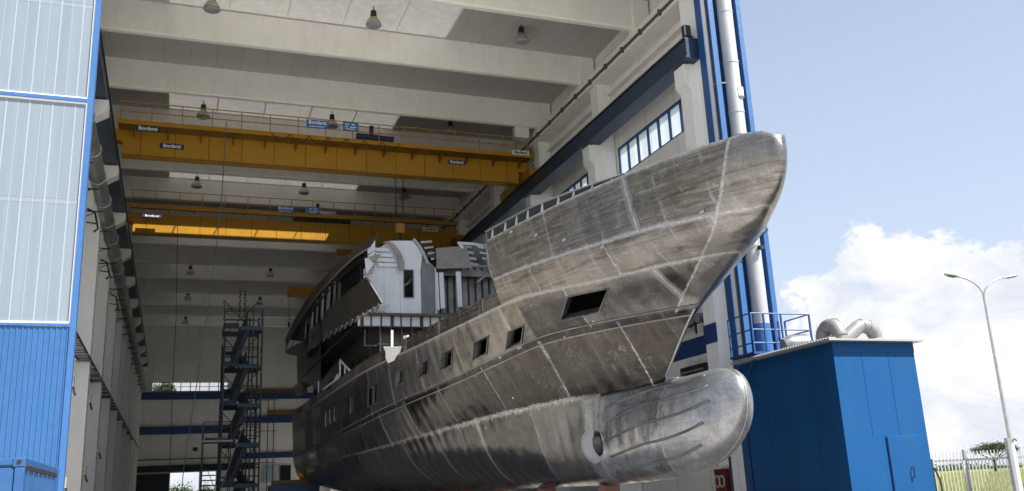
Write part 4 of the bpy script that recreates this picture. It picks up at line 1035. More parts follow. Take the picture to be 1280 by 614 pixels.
# transom
k = len(hv); ring = [lowpt(58, t, -1) for t in tsl] + [hpt(1, v, -1) for v in vg[1:]]
ring = ring + [Vector((2*XC-p.x, p.y, p.z)) for p in reversed(ring)]
hv.extend(ring); huv.extend([(p.x, 1.5) for p in ring]); haux.extend([(20, p.z) for p in ring]); hf.append(tuple(range(k, k+len(ring))))
me = bpy.data.meshes.new('hull'); o0 = ORI['yacht']
me.from_pydata([v-o0 for v in hv], [], hf)
u1 = me.uv_layers.new(name='plating'); u2 = me.uv_layers.new(name='stem')
for lp in me.loops:
    u1.data[lp.index].uv = huv[lp.vertex_index]; u2.data[lp.index].uv = haux[lp.vertex_index]
bm = bmesh.new(); bm.from_mesh(me)
bmesh.ops.remove_doubles(bm, verts=bm.verts, dist=.002); bmesh.ops.dissolve_degenerate(bm, edges=bm.edges, dist=.0005)
bmesh.ops.recalc_face_normals(bm, faces=bm.faces)
bm.to_mesh(me); bm.free()
for p in me.polygons: p.use_smooth = True
me.set_sharp_from_angle(angle=R(35))
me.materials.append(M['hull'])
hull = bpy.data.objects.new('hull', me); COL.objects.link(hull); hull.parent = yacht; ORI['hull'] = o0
# decks inside the shell
d = MB()
ys = [22.6+.9*i for i in range(40)]
d.grid([[Vector((XC-level(2, (y-15.72)/(YE-15.72))[1]+.12+.25*max(0, 1-(y-22.6)/6), y, 6.27)), Vector((XC+level(2, (y-15.72)/(YE-15.72))[1]-.12-.25*max(0, 1-(y-22.6)/6), y, 6.27))] for y in ys])
d.build('main_deck', 'plate_dark', yacht)
d = MB(); ys = [15.4+.5*i for i in range(16)]
d.grid([[Vector((XC-level(3, (y-14.5)/(YE-14.5))[1]*.90, y, 7.45)), Vector((XC+level(3, (y-14.5)/(YE-14.5))[1]*.90, y, 7.45))] for y in ys])
d.box(XC-2.1, XC+2.1, 22.9, 22.96, 6.2, 7.45)
d.build('fore_deck', 'plate_dark', yacht)
# window frames with deep reveals
def nrm(s, v):
    a = hpt(s+.002, v)-hpt(s-.002, v); b_ = hpt(s, v+.02)-hpt(s, v-.02); n_ = a.cross(b_).normalized()
    return n_ if n_.x < 0 else -n_
for k, w in enumerate(WIN):
    s0_, s1_, v0, v1 = w
    C = [hpt(s0_, v0), hpt(s1_, v0), hpt(s1_, v1), hpt(s0_, v1)]
    n_ = nrm((s0_+s1_)/2, (v0+v1)/2); cen = sum(C, Vector())/4
    big = k == 0
    lip = .05 if k < 6 else .03; depth = .22 if k < 6 else .05; shr = .80 if (0 < k < 6) else .97
    outer = [c + (c-cen).normalized()*lip for c in C]
    def off(L, q): return [c + n_*q for c in L]
    r1, r2, r3 = off(outer, .004), off(outer, .025), off(C, .025)
    r4 = off([cen+(c-cen)*shr for c in C], -depth*.45); r5 = off([cen+(c-cen)*shr for c in C], -depth)
    m_ = MB(); L = [r1, r2, r3, r4, r5]
    m_.grid([r+[r[0]] for r in L])
    wf_ = m_.build('window', 'frame_plate', yacht)
# bow thruster mouth
tn = MB()
rim = []
for i in range(28):
    a = 2*math.pi*i/28; y = THR.y+.235*math.cos(a); z = THR.z+.315*math.sin(a)
    bt = min(((lowpt(y, t).z-z)**2, t) for t in [j/200 for j in range(30, 170)])[1]; rim.append(lowpt(y, bt))
rows = [[p+Vector((-.025, -.01, 0)) for p in rim], [Vector((p.x-.012, THR.y+(p.y-THR.y)*.9, THR.z+(p.z-THR.z)*.9)) for p in rim], [Vector((p.x+.9, THR.y+(p.y-THR.y)*.85-.25, THR.z+(p.z-THR.z)*.85)) for p in rim]]
tn.grid([r+[r[0]] for r in rows]); tn.build('thruster_tunnel', 'plate_dark', yacht, smooth=True, auto=40)
fc = MB(); rows = []
def at_side(y, z):
    lo, hi = .05, .98
    for _ in range(24):
        mid = (lo+hi)/2
        if lowpt(y, mid).z > z: hi = mid
        else: lo = mid
    return lowpt(y, lo)
cy_, cz_ = THR.y+.36, THR.z-.06
for i in range(13):
    f_ = 1-i/12; r_ = []
    for j in range(33):
        a_ = 2*math.pi*j/32; r_.append(at_side(cy_+.56*f_*math.cos(a_), cz_+.42*f_*math.sin(a_)) + Vector((-.006-.02*min(1, (1-f_)*4), 0, 0)))
    rows.append(r_)
nn = 33; vs_ = [p for r_ in rows for p in r_]; fs_ = []
for i in range(12):
    for j in range(32):
        c_ = (rows[i][j]+rows[i+1][j+1])/2
        if ((c_.y-THR.y)/.22)**2+((c_.z-THR.z)/.30)**2 > 1: fs_.append((i*nn+j, i*nn+j+1, (i+1)*nn+j+1, (i+1)*nn+j))
fc.add(vs_, fs_); fc.build('thruster_fairing', 'fairing', yacht, smooth=True)
# bright weld along the nose of the bulb
nose = [(y, tab(ZTOP, y)) for y in (19.1, 18.6, 18.0, 17.4, 16.9, 16.5, 16.3, 16.15, 16.06, 16.0)] + [(15.95, 3.25)] + [(y, tab(ZBOT, y)) for y in (16.0, 16.08, 16.2, 16.4, 16.7, 17.1, 17.6, 18.2, 18.9, 19.6, 20.5, 21.5)]
MB().tube([(XC, y-.006, z+(.004 if z > 3.2 else -.006)) for y, z in nose], .013, 6).build('nose_bar', 'plate_bright', yacht, smooth=True)
# stiffener bars on the bulb
for t in (.26, .41, .55, .69, .83):
    y1 = 21.0 - abs(t-.55)*.8
    MB().tube([lowpt(y, t)+Vector((-.008, 0, 0)) for y in [16.55+abs(t-.6)*1.8+ (y1-16.55-abs(t-.6)*1.8)*i/30 for i in range(31)]], .030, 6).build('bulb_stiffener', 'plate', yacht, smooth=True)
for t0, y0 in ((.55, 18.4),):
    c = lowpt(y0, t0); MB().tube([lowpt(y0+.13*math.cos(a), t0+.05*math.sin(a))+Vector((-.01, 0, 0)) for a in [2*math.pi*i/18 for i in range(19)]], .014, 5).build('bulb_ring', 'plate_bright', yacht)
# weld bead along the forefoot and bulb rim
MB().tube([hpt(.0008, 2.0-.05*i)+Vector((-.01, -.012, 0)) for i in range(19)] + [Vector((XC-.01, 19.12, 4.07)), Vector((XC-.01, 18.95, 4.01)), Vector((XC, 18.6, 3.985))], .026, 6).build('stem_bar', 'plate_bright', yacht, smooth=True)
# rubbing strake and deck edge moulding
def ribbon(va, vb, sa, sb, proud, name, m, n=70):
    rows = []
    for i in range(n+1):
        s = sa+(sb-sa)*(i/n)**1.3; a, b_ = hpt(s, va), hpt(s, vb); n_ = nrm(max(s, .003), (va+vb)/2)
        rows.append([a, a+n_*proud, b_+n_*proud, b_])
    MB().grid(rows).build(name, m, yacht, smooth=True, auto=30)
ribbon(1.90, 1.925, .0015, 1, .022, 'rubbing_strake', 'plate'); ribbon(2.05, 2.075, .0008, 1, .03, 'rubbing_strake', 'plate')
ribbon(2.99, 3.015, .17, 1, .03, 'deck_edge_moulding', 'plate_bright')
# bow rail strip with stanchion brackets
strip = MB(); cap = MB(); rows = []; rows2 = []
def sheer(y, inb=.07): 
    s = (y-13.88)/(YE-13.88); p = hpt(s, 5); return p + Vector((inb, 0, 0))
ysr = [17.2+.25*i for i in range(24)] + [23.05]
for y in ysr:
    p = sheer(y); h = min(.26, .02+.07*(y-17.2)); p0 = p - Vector((0, 0, .05)); p1 = p + Vector((0, 0, h))
    rows.append([p0, p1]); rows2.append(p1 + Vector((-.02, 0, .012)))
strip.sheet(rows, .02, (1, 0, 0)); strip.build('bow_rail', 'black', yacht)
for a, b_ in zip(rows2[:-1], rows2[1:]): cap.bar(a, b_, .10, .022)
cap.build('rail_cap', 'plate_bright', yacht)
for x, y in ((617,294),(633,285),(647,277),(661,267),(679,257),(699,246),(718,236),(741,224),(765,213)):
    q = atX(x, y, 8.6); yy = min(max(q.y, 17.5), 23)
    for _ in range(12):
        sx = sheer(yy).x; q = atX(x, y, sx); yy = min(max(q.y, 17.5), 23)
    p = sheer(yy, .0); h = min(.24, .02+.07*(yy-17.2))
    MB().prism([p+Vector((.0, 0, -.02)), p+Vector((.09, 0, -.02)), p+Vector((.09, 0, h)), p+Vector((.05, 0, h))], (0, .05, 0)).build('rail_bracket', 'primer', yacht)
# white filler plate with post on the bulwark
def onhull(x, y, inb):
    X = 8.0
    for _ in range(30):
        q = atX(x, y, X); X = XC - level(2, (q.y-15.72)/(YE-15.72))[1] - inb
    return atX(x, y, X)
pl = [onhull(x, y, .05) for x, y in ((480, 433), (502, 433), (500, 441), (496, 445), (493, 451), (486, 454), (483, 448), (483, 441))]
MB().prism(pl, (-.03, 0, 0)).build('filler_plate', 'white', yacht)
a, b_ = onhull(490, 413, .05), onhull(490, 434, .05); MB().bar(a, b_, .07).build('filler_post', 'white', yacht)
pl = [onhull(x, y, -.2) for x, y in ((506, 420), (511, 419), (511, 423), (506, 424))]; MB().prism(pl, (-.05, 0, 0)).build('bracket', 'white', yacht)
# raised coaming with white brackets on the quarter
pl = [onhull(x, y, -.1) for x, y in ((399, 478), (424, 449), (424, 466), (399, 490))]; MB().prism(pl, (.03, 0, 0)).build('coaming', 'plate_dark', yacht)
for x0_, y0_, x1_, y1_, w_ in ((425, 450, 437, 463, .09), (425, 449, 425, 470, .09), (398, 477, 398, 491, .10), (404, 487, 424, 472, .10), (431, 457, 431, 467, .07)):
    MB().bar(onhull(x0_, y0_, -.02), onhull(x1_, y1_, -.02), .05, w_).build('coaming_bracket', 'primer', yacht)
for x0_, x1_, yy in ((410, 414, 484), (418, 422, 473)):
    pl = [onhull(x0_, yy+4, 0), onhull(x1_, yy+1, 0), onhull(x1_, yy-6, 0), onhull(x0_, yy-1, 0)]; MB().prism(pl, (.03, 0, 0)).build('coaming_bracket', 'primer', yacht)
# welded lugs on the plating
for x, y, v in ((640,290,0),(672,296,0),(707,296,0),(757,312,0),(883,264,0)):
    X = 9.0
    best = min((((hpt(s, vv).y-atX(x, y, hpt(s, vv).x).y)**2+(hpt(s, vv).z-atX(x, y, hpt(s, vv).x).z)**2), s, vv) for s in [i/150 for i in range(1, 32)] for vv in [3.1+.1*j for j in range(19)])
    p = hpt(best[1], best[2]); n_ = nrm(best[1], best[2])
    MB().bar(p, p+n_*.05+Vector((0, .10, -.02)), .05, .06).build('welding_lug', 'plate_bright', yacht)

# ---- superstructure
YS = 36.6
ZUD = atY(500, 392, YS).z
# decks
MB().box(7.25, 14.75, YS-.2, 57.5, ZUD-.12, ZUD-.02).build('upper_deck', 'plate_dark', yacht)
MB().box(8.0, 14.0, YS+.9, 57, 6.29, ZUD-.13).build('deckhouse_wall', 'plate_dark', yacht)
t = MB()
for k in range(14): t.box(8.0+.46*k, 8.06+.46*k, YS+.82, YS+.897, 6.31, ZUD-.14)
for z in (7.3, 7.75): t.box(7.9, 14, YS+.80, YS+.815, z, z+.05)
t.build('deckhouse_frame', 'plate', yacht)
for k in range(10):
    MB().box(7.94, 7.997, 38.2+1.9*k, 39.3+1.9*k, 6.8, 7.9).build('deckhouse_opening', 'black', yacht)
# ribbed pale strip under the front
bl, br = atY(461, 400, YS-.1), atY(548, 400, YS-.1)
zt_, zb_ = atY(500, 393.5, YS-.1).z, atY(500, 408, YS-.1).z
xa_ = atY(448, 400, YS).x
MB().box(xa_, 13.4, YS+.1, YS+.14, zb_, zt_+.02).build('front_apron', 'primer', yacht)
t = MB()
for k in range(15):
    x = xa_+.1+.42*k; t.box(x, x+(.05 if k % 3 else .13), YS+.05, YS+.097, zb_, zt_)
t.box(xa_, 13.4, YS+.0, YS+.048, zb_-.03, zb_+.02)
t.build('apron_rib', 'dark', yacht)
# white front bulkhead: face, turned corner, and the window
def P(x, y, Y): return atY(x, y, Y)
zt = P(500, 300, YS).z
zbk = P(500, 392, YS).z
F = [(462, 392), (526, 393), (526, 334), (529, 318), (520, 300), (487, 303), (486, 316), (456, 345), (452, 372)]
wx0, wx1, wz0, wz1 = P(505, 360, YS).x, P(516.5, 360, YS).x, P(510, 372, YS).z, P(510, 338, YS).z
xl, xr = P(455, 380, YS).x, P(526, 360, YS).x
b = MB()
b.box(xl, wx0, YS, YS+.05, zbk, wz1); b.box(wx1, xr, YS, YS+.05, zbk, wz1); b.box(wx0, wx1, YS, YS+.05, zbk, wz0)
b.prism([(xl+.15, YS, wz1), (xr, YS, wz1), (xr+.1, YS, zt-.55), (P(521, 300, YS).x, YS, zt), (P(488, 303, YS).x, YS, zt-.06), (P(470, 318, YS).x, YS, zt-.5)], (0, .05, 0))
fb = b.build('front_bulkhead', 'primer', yacht)
fr = MB(); fr.box(wx0-.05, wx0, YS-.03, YS+.1, wz0-.05, wz1+.05).box(wx1, wx1+.05, YS-.03, YS+.1, wz0-.05, wz1+.05).box(wx0, wx1, YS-.03, YS+.1, wz1, wz1+.05).box(wx0, wx1, YS-.03, YS+.1, wz0-.05, wz0)
wn = fr.build('window', 'primer_grey', fb)
t = MB(); t.bar((wx0, YS+.3, wz0+.5), (wx1, YS+.3, wz1-.4), .05); t.bar((wx0, YS+.35, wz1-.7), (wx1, YS+.3, wz1-.3), .04); t.build('inner_brace', 'plate', wn)
MB().box(xl+.2, 15.0, YS+1.9, YS+1.95, ZUD, zt-.1).build('inner_bulkhead', 'plate_dark', yacht)
sv = MB()
for x in (P(480, 350, YS).x, P(500, 350, YS).x): sv.box(x-.008, x+.008, YS-.006, YS, zbk, zt-.6)
sv.build('bulkhead_seam', 'primer_grey', fb)
# turned corner (darker plate)
c0, c1_, c2_ = P(526, 393, YS), P(541, 388, YS+.55), P(546, 383, YS+.6)
tz = P(541, 334, YS+.55).z
b = MB(); b.prism([(c0.x, YS, zbk), (c1_.x+.12, YS+.6, zbk+.1), (c1_.x+.12, YS+.6, tz+.05), (c0.x+.08, YS, zt-.62)], (.04, .05, 0)); b.build('corner_plate', 'primer_grey', yacht)
MB().bar((c1_.x+.17, YS+.6, zbk), (c1_.x+.17, YS+.6, tz), .06).build('corner_post', 'primer', yacht)
# roof ribs over the corner
for k in range(4):
    a = P(527+4.2*k, 303+7*k, YS+.1+.1*k); q = P(539+1.8*k, 302+7*k, YS+1.0+.05*k)
    MB().bar(a, q, .07, .09).build('roof_rib', 'primer', yacht)
ar = MB(); pts = [P(x, y, YS-.05) for x, y in ((517, 299), (523, 306), (529, 316), (535, 330))]
for a, q in zip(pts[:-1], pts[1:]): ar.bar(a, q, .06, .12)
ar.build('roof_frame', 'primer_grey', yacht)
# curved dark-grey beam hanging across the white face
bt_ = [P(x, y, YS-.25) for x, y in ((482, 303), (489, 308), (495, 318), (500, 328), (503, 337))]
A_ = [P(x, y, YS-.25) for x, y in ((478, 303), (486, 305), (493, 313), (498, 325), (500, 339))]
B_ = [P(x, y, YS-.25) for x, y in ((486, 301), (494, 306), (501, 316), (505, 326), (506, 335))]
strip_rows = []
for i in range(4):
    for j in range(5): strip_rows.append([A_[i].lerp(A_[i+1], j/5), B_[i].lerp(B_[i+1], j/5)])
strip_rows.append([A_[4], B_[4]])
MB().sheet(strip_rows, .06, (0, 1, 0)).build('curved_beam', 'roofplate', yacht, smooth=True, auto=40)
for k, yy in enumerate((312, 318.5, 325, 331)):
    a, q = P(468+1.5*k, yy, YS-.1), P(487+3.6*k, yy+1, YS-.05); MB().bar(a, q, .06, .15).build('ladder_plate', 'primer', yacht)
pl = [P(x, y, YS-.35) for x, y in ((459, 307), (469, 300), (469, 316), (466, 321), (460, 322))]; MB().prism(pl, (0, .06, 0)).build('side_bracket', 'primer', yacht)
pl = [P(x, y, YS-.35) for x, y in ((456, 323), (463, 322), (467, 330), (458, 343))]; MB().prism(pl, (0, .06, 0)).build('side_bracket', 'primer', yacht)
pl = [P(x, y, YS-.4) for x, y in ((462, 321), (477, 317), (470, 327), (464, 326))]; MB().prism(pl, (0, .06, 0)).build('torn_plate', 'roofplate', yacht)
t = MB()
for k in range(5): t.bar(P(455+2*k, 344-4*k, YS-.3), P(466+k, 341-3.5*k, YS-.3), .06, .05)
t.build('side_stringer', 'plate', yacht)
# lower scarf brackets by the wing tip
for k in range(4): MB().bar(P(466+4*k, 390, YS-.1), P(474+4*k, 382, YS-.3), .05).build('tack_strip', 'primer', yacht)
# open middle and port side of the front
YM = YS+.9
rp_ = [P(545, 311, YM), P(583, 308, YM), P(590, 335, YM-.5), P(546, 336, YM-.5)]
MB().prism(rp_, (0, .05, .05)).build('roof_panel', 'roofplate', yacht)
bw0, bw1 = P(546, 338, YM+.6), P(640, 330, YM+.6)
MB().box(bw0.x, 15.0, YM+.75, YM+.8, ZUD-1.0, bw0.z+.3).build('wheelhouse_bulkhead', 'plate', yacht)
t = MB(); x = bw0.x+.15
while x < 14.9: t.box(x, x+.05, YM+.65, YM+.748, ZUD-1.0, bw0.z+.25); x += .33
t.box(bw0.x, 14.9, YM+.6, YM+.648, ZUD+.3, ZUD+.36)
t.build('bulkhead_stiffener', 'dark', yacht)
t = MB(); t.box(bw0.x, 13.4, YM+.2, YM+.34, bw0.z-.32, bw0.z-.2); t.box(bw0.x, 13.4, YM-.45, YM-.35, bw0.z-.05, bw0.z+.05); t.bar((12.4, YM, bw0.z-.65), (13.3, YM, bw0.z+.1), .09)
t.build('cross_beam', 'plate', yacht)
for (xa, ya, yb2, w_) in ((547, 341, 388, .10), (552.5, 341, 386, .20), (574, 340, 384, .22)):
    MB().bar(P(xa-1.5, ya, YM-.3), P(xa+.8, yb2, YM-.3), w_, .12).build('window_post', 'primer', yacht)
MB().box(bw0.x, bw0.x+3.2, YM+.35, YM+.42, bw0.z-.18, bw0.z+.0).build('header_plate', 'plate', yacht)
# port roof frames
def arcframe(pts, m, w=.08, h=.12):
    q = MB(); pts = [P(*p) for p in pts]
    for a, c in zip(pts[:-1], pts[1:]): q.bar(a, c, w, h)
    return q.build('roof_frame', m, yacht)
arcframe([(574, 305, YM), (579, 312, YM), (584, 322, YM), (587, 334, YM)], 'primer')
arcframe([(605, 305, YM+.1), (611, 314, YM+.1), (614, 328, YM+.1), (616, 342, YM+.1)], 'primer_grey')
arcframe([(572, 304, YM), (590, 305, YM+.1), (606, 308, YM+.2)], 'primer')
for k in range(4): MB().bar(P(577+2.6*k, 308+7*k, YM), P(589+3*k, 309+7.5*k, YM+.3), .06, .10).build('roof_rib', 'primer', yacht)
for k in range(3): MB().bar(P(597+3*k, 309+7*k, YM+.1), P(609+1.5*k, 311+7*k, YM+.2), .06, .08).build('roof_rib', 'primer', yacht)
pl = [P(x, y, YM+1.2) for x, y in ((575, 306), (606, 309), (614, 336), (590, 336))]; MB().prism(pl, (0, .05, 0)).build('roof_lining', 'plate_dark', yacht)
pl = [P(x, y, YM) for x, y in ((611, 318), (618, 328), (629, 342), (615, 342))]; MB().prism(pl, (0, .05, 0)).build('port_panel', 'primer', yacht)
t = MB()
for k in range(4): t.bar(P(626+3*k, 363, YM+.2), P(634+3*k, 345, YM+.2), .05)
t.build('port_ladder', 'plate', yacht)
# starboard side: roof fascia, window wall, side bulwark
TOP = [atX(474, 291, 7.15), atX(452, 304, 7.05), atX(430, 321, 6.92), atX(400, 352, 6.82), atX(381, 377, 6.78), atX(366, 403, 6.78), atX(357, 423, 6.80)]
MID = [atX(461, 310, 7.02), atX(444, 321, 6.95), atX(425, 338, 6.85), atX(396, 370, 6.76), atX(379, 393, 6.74), atX(366, 415, 6.75), atX(357, 437, 6.78)]
def strip_sheet(name, m, A, B, t=.04, n=(1, 0, 0), sub=6):
    rows = []
    for i in range(len(A)-1):
        for j in range(sub): q = j/sub; rows.append([A[i].lerp(A[i+1], q), B[i].lerp(B[i+1], q)])
    rows.append([A[-1], B[-1]]); return MB().sheet(rows, t, n).build(name, m, yacht, smooth=True, auto=40)
strip_sheet('roof_fascia', 'plate_brown', TOP, MID)
TOPI = [Vector((p.x+3.6, p.y+1.0, p.z-.25)) for p in TOP[1:]]
MB().sheet([[p-Vector((0,0,.03)) for p in TOP[1:]], TOPI], .04, (0, 0, -1)).build('roof_plate', 'plate_brown', yacht)
MID2 = [p+Vector((.28, .1, -.05)) for p in MID]
LOW = [atX(455, 322, 7.25), atX(440, 334, 7.2), atX(422, 350, 7.12), atX(398, 380, 7.04), atX(381, 402, 7.02), atX(368, 424, 7.02), atX(361, 440, 7.05)]
strip_sheet('lower_fascia', 'plate_brown', MID2, LOW)
MB().tube(MID, .03, 6).build('fascia_edge', 'plate_bright', yacht)
# window wall behind, with openings between pillars
def wallY(x, y, X=7.4): return atX(x, y, X)
w0, w1 = LOW[0].y+.4, 57.0
MB().box(7.55, 7.60, w0, w1, ZUD-.01, 12.0).build('side_wall', 'plate_dark', yacht)
for k, (xx, y0_, y1_) in enumerate(((412, 358, 386), (418.5, 352, 382), (404, 367, 400), (397, 374, 404), (391, 386, 416), (383, 396, 424))):
    a, q = atX(xx, y0_, 7.3), atX(xx-1.5, y1_, 7.3); MB().bar(a, q, .10, .16).build('window_pillar', 'plate_bright' if k in (0, 2, 4) else 'plate', yacht)
for (xs) in (((422, 353), (454, 324), (454, 341), (422, 376)), ((399, 380), (410, 366), (410, 388), (400, 398)), ((386, 396), (396, 384), (396, 404), (387, 414))):
    pl = [atX(x, y, 7.42) for x, y in xs]; MB().prism(pl, (.03, 0, 0)).build('side_window', 'dark_glass', yacht)
wg = [atX(x, y, X_) for x, y, X_ in ((458, 346, 7.12), (478, 378.5, 6.88), (455, 391, 6.88), (432, 404, 6.88), (413, 418, 6.88), (405, 421, 6.88), (402, 404, 6.96), (407, 389, 7.02), (430, 368, 7.1))]
MB().prism(wg, (.045, 0, 0)).build('side_bulwark', 'wing_plate', yacht)
MB().bar(wg[0], wg[1], .05, .03).build('bulwark_edge', 'plate_bright', yacht)
t = MB()
for k in range(11):
    x = 474-6.6*k; y = 382.5+3.7*k+.02*k*k
    t.bar(atX(x, y-2, 6.9), atX(x-3.5, y+4.5, 7.0), .07, .09); t.bar(atX(x-3.5, y+4.5, 7.0), atX(x-5.5, y-.5, 7.2), .05, .07)
t.build('bulwark_bracket', 'plate_bright', yacht)
op = [atX(x, y, 6.97) for x, y in ((399, 400), (404, 418), (413, 418), (408, 424), (401, 422), (397, 404))]
fr = MB()
Q = [atX(x, y, 6.95) for x, y in ((398, 402), (403, 422), (412, 422), (414, 413))]
for a, q in zip(Q[:-1], Q[1:]): fr.bar(a, q, .05, .06)
fr.build('opening_frame', 'plate', yacht)
pl = [atX(x, y, 6.98) for x, y in ((397, 404), (402, 424), (392, 434), (384, 437), (386, 414))]; MB().prism(pl, (.04, 0, 0)).build('side_bulwark', 'wing_plate', yacht)
t = MB()
for k in range(5): t.bar(atX(399-3*k, 428+2.2*k, 7.0), atX(395-3*k, 433+2*k, 7.05), .06, .08)
t.build('bulwark_bracket', 'plate', yacht)
pl = [atX(x, y, 7.0) for x, y in ((356, 438), (382, 425), (384, 446), (378, 447), (357, 442))]; MB().prism(pl, (.6, 0, 0)).build('overhang', 'plate_dark', yacht)
# lower after deckhouse wall and platform edges
pl = [atX(x, y, 7.3) for x, y in ((371, 447), (400, 430), (400, 478), (372, 489))]; MB().prism(pl, (.05, 0, 0)).build('after_wall', 'plate_dark', yacht)
pl = [atX(x, y, 7.1) for x, y in ((368, 482), (376, 478), (378, 490), (369, 495))]; MB().prism(pl, (.3, 0, 0)).build('deck_step', 'plate', yacht)
t = MB()
for xa, ya, xb, yb2 in ((429, 434, 430, 424), (395, 433, 429, 432), (417, 420, 430, 420), (408, 446, 408, 430), (400, 445, 408, 445), (456, 432, 470, 432), (456, 410, 456, 432)):
    t.bar(atX(xa, ya, 7.85), atX(xb, yb2, 7.85), .05)
t.build('loose_frame', 'plate_bright', yacht)
# keel blocks and side shores
for k in range(9):
    y = 22.7+4.4*k
    kb = thing('keel_block', (XC, y, 0), 'stack of timber and red steel under the keel, %s from the bow' % ('first', 'second', 'third', 'fourth', 'fifth', 'sixth', 'seventh', 'eighth', 'ninth')[k], 'support', 'keel blocks under the yacht')
    MB().box(XC-.3, XC+.3, y-.3, y+.3, 0.005, 1.15).build('steel_base', 'redprimer', kb, bevel=.02)
    MB().box(XC-.22, XC+.22, y-.25, y+.25, 1.152, 1.645).build('timber_cap', 'block_paint', kb, bevel=.02)
# ------------------------------------------------------------------ right background: fence, lamp posts, tree, field
fy = 38.0
FX0 = atY(1150, 580, fy).x
def fence_run(xa, ya, xb, yb2, n, label, ztop=2.45, zr=2.02):
    o = thing('picket_fence', ((xa+xb)/2, (ya+yb2)/2, 0), label, 'fence', 'white picket fence at the field')
    A, B = Vector((xa, ya, 0)), Vector((xb, yb2, 0))
    m_ = MB()
    for i in range(n):
        q = A.lerp(B, (i+.5)/n); m_.box(q.x-.024, q.x+.024, q.y-.015, q.y+.015, .12, ztop)
    m_.build('pickets', 'fence', o)
    r = MB(); r.bar(A+Vector((0, .045, zr)), B+Vector((0, .045, zr)), .05, .10); r.bar(A+Vector((0, .045, .3)), B+Vector((0, .045, .3)), .05, .08); r.build('rail', 'post', o)
    return o
xs = [atY(1140, 580, fy).x, atY(1206, 575, fy).x]
fence_run(xs[0]-3.2, fy, xs[0]+.02, fy, 14, 'white picket fence section hidden partly behind the blue cabin')
fence_run(xs[0]+.1, fy, xs[1]-.1, fy, 14, 'white picket fence section just right of the blue cabin')
xe = atY(1263, 570, 36.0).x
fence_run(xs[1]+.1, fy, xe-.2, 36.0, 12, 'white picket fence section between thin post and thick gatepost')
xg = atY(1300, 570, 36.5).x
fence_run(xe+.25, 36.0, xg+2.5, 36.6, 13, 'white picket fence section right of the thick gatepost')
o = thing('fence_post', (xs[1], fy, 0), 'thin grey fence post between two picket sections', 'post'); MB().box(xs[1]-.07, xs[1]+.07, fy-.06, fy+.06, 0, 2.55).build('shaft', 'post', o, bevel=.01)
MB().box(xs[1]-.2, xs[1]-.075, fy-.05, fy+.05, 0, 2.0).build('stay', 'fence', o)
o = thing('gate_post', (xe, 36, 0), 'thick grey gatepost at the right edge beneath the street lamp', 'post'); MB().box(xe-.13, xe+.10, 35.9, 36.1, 0, 3.0).build('shaft', 'post', o, bevel=.012)
MB().box(xe+.102, xe+.36, 35.95, 36.05, 0, 2.75).build('cover_plate', 'fence', o, bevel=.01); MB().tube([(xe+.2, 35.9, 2.8), (xe+.35, 35.9, 2.95), (xe+.5, 35.9, 2.85)], .035, 6).build('hinge', 'dark', o)
# street lamps
def street_lamp(base, H, k, label):
    o = thing('street_lamp', base, label, 'street lamp')
    x, y, z = base
    MB().tube([(x, y, 0), (x, y, H*.5), (x, y, H)], [.10*k, .08*k, .055*k], 12).build('pole', 'galv', o, smooth=True, auto=50)
    for sx, ex, dz in ((-1, 1.75, 1.02), (1, 1.62, .98)):
        pts = [Vector((x+sx*ex*k*(1-math.cos(t)), y-(.3*k if sx > 0 else -.1)*t/1.4, H+dz*k*math.sin(t)**.9)) for t in [1.35*i/12 for i in range(13)]]
        MB().tube(pts, .038*k, 8).build('arm', 'galv', o, smooth=True)
        p, q = pts[-1], (pts[-1]-pts[-2]).normalized(); side = Vector((0, 1, 0)); upv = q.cross(side).normalized()
        rows = []
        for i, (dq, w, h) in enumerate(((-.1, .05, .04), (.05, .10, .06), (.25, .16, .07), (.5, .17, .065), (.68, .12, .045), (.76, .03, .02))):
            c = p+q*dq*k; rows.append([c+side*(w*k*math.cos(a))+upv*(h*k*math.sin(a)) for a in [2*math.pi*j/14 for j in range(15)]])
        m_ = MB(); m_.grid(rows); hd = m_.build('lamp_head', 'galv', o, smooth=True)
        MB().prism([p+q*.14*k+side*.11*k-upv*.072*k*(1 if upv.z > 0 else -1), p+q*.55*k+side*.11*k-upv*.072*k*(1 if upv.z > 0 else -1), p+q*.55*k-side*.11*k-upv*.072*k*(1 if upv.z > 0 else -1), p+q*.14*k-side*.11*k-upv*.072*k*(1 if upv.z > 0 else -1)], upv*(-.01)).build('lamp_glass', 'dark_glass', hd)
    return o
lb = atY(1268, 580, 44)
street_lamp((lb.x, 44, 0), 12.3, 1.35, 'tall grey two armed street lamp behind the picket fence')
lb2 = atY(1279, 575, 150); street_lamp((lb2.x+6.8, 150, 0), 10.5, 1.2, 'tiny far two armed street lamp at the right edge')

def leaf_cloud(name, m, parent, fn, n, size):
    rng = np.random.default_rng(hash(name) % 1000 + n)
    vs, fs = [], []
    for i in range(n):
        c = fn(rng); a = rng.normal(size=3); a /= np.linalg.norm(a); b_ = np.cross(a, rng.normal(size=3)); b_ /= np.linalg.norm(b_)
        s = size*(.6+.8*rng.random()); k = len(vs)
        vs += [c-a*s, c+b_*s*.5, c+a*s, c-b_*s*.5]; fs.append((k, k+1, k+2, k+3))
    b = MB(); b.add([tuple(v) for v in vs], fs); return b.build(name, m, parent, fixn=False)
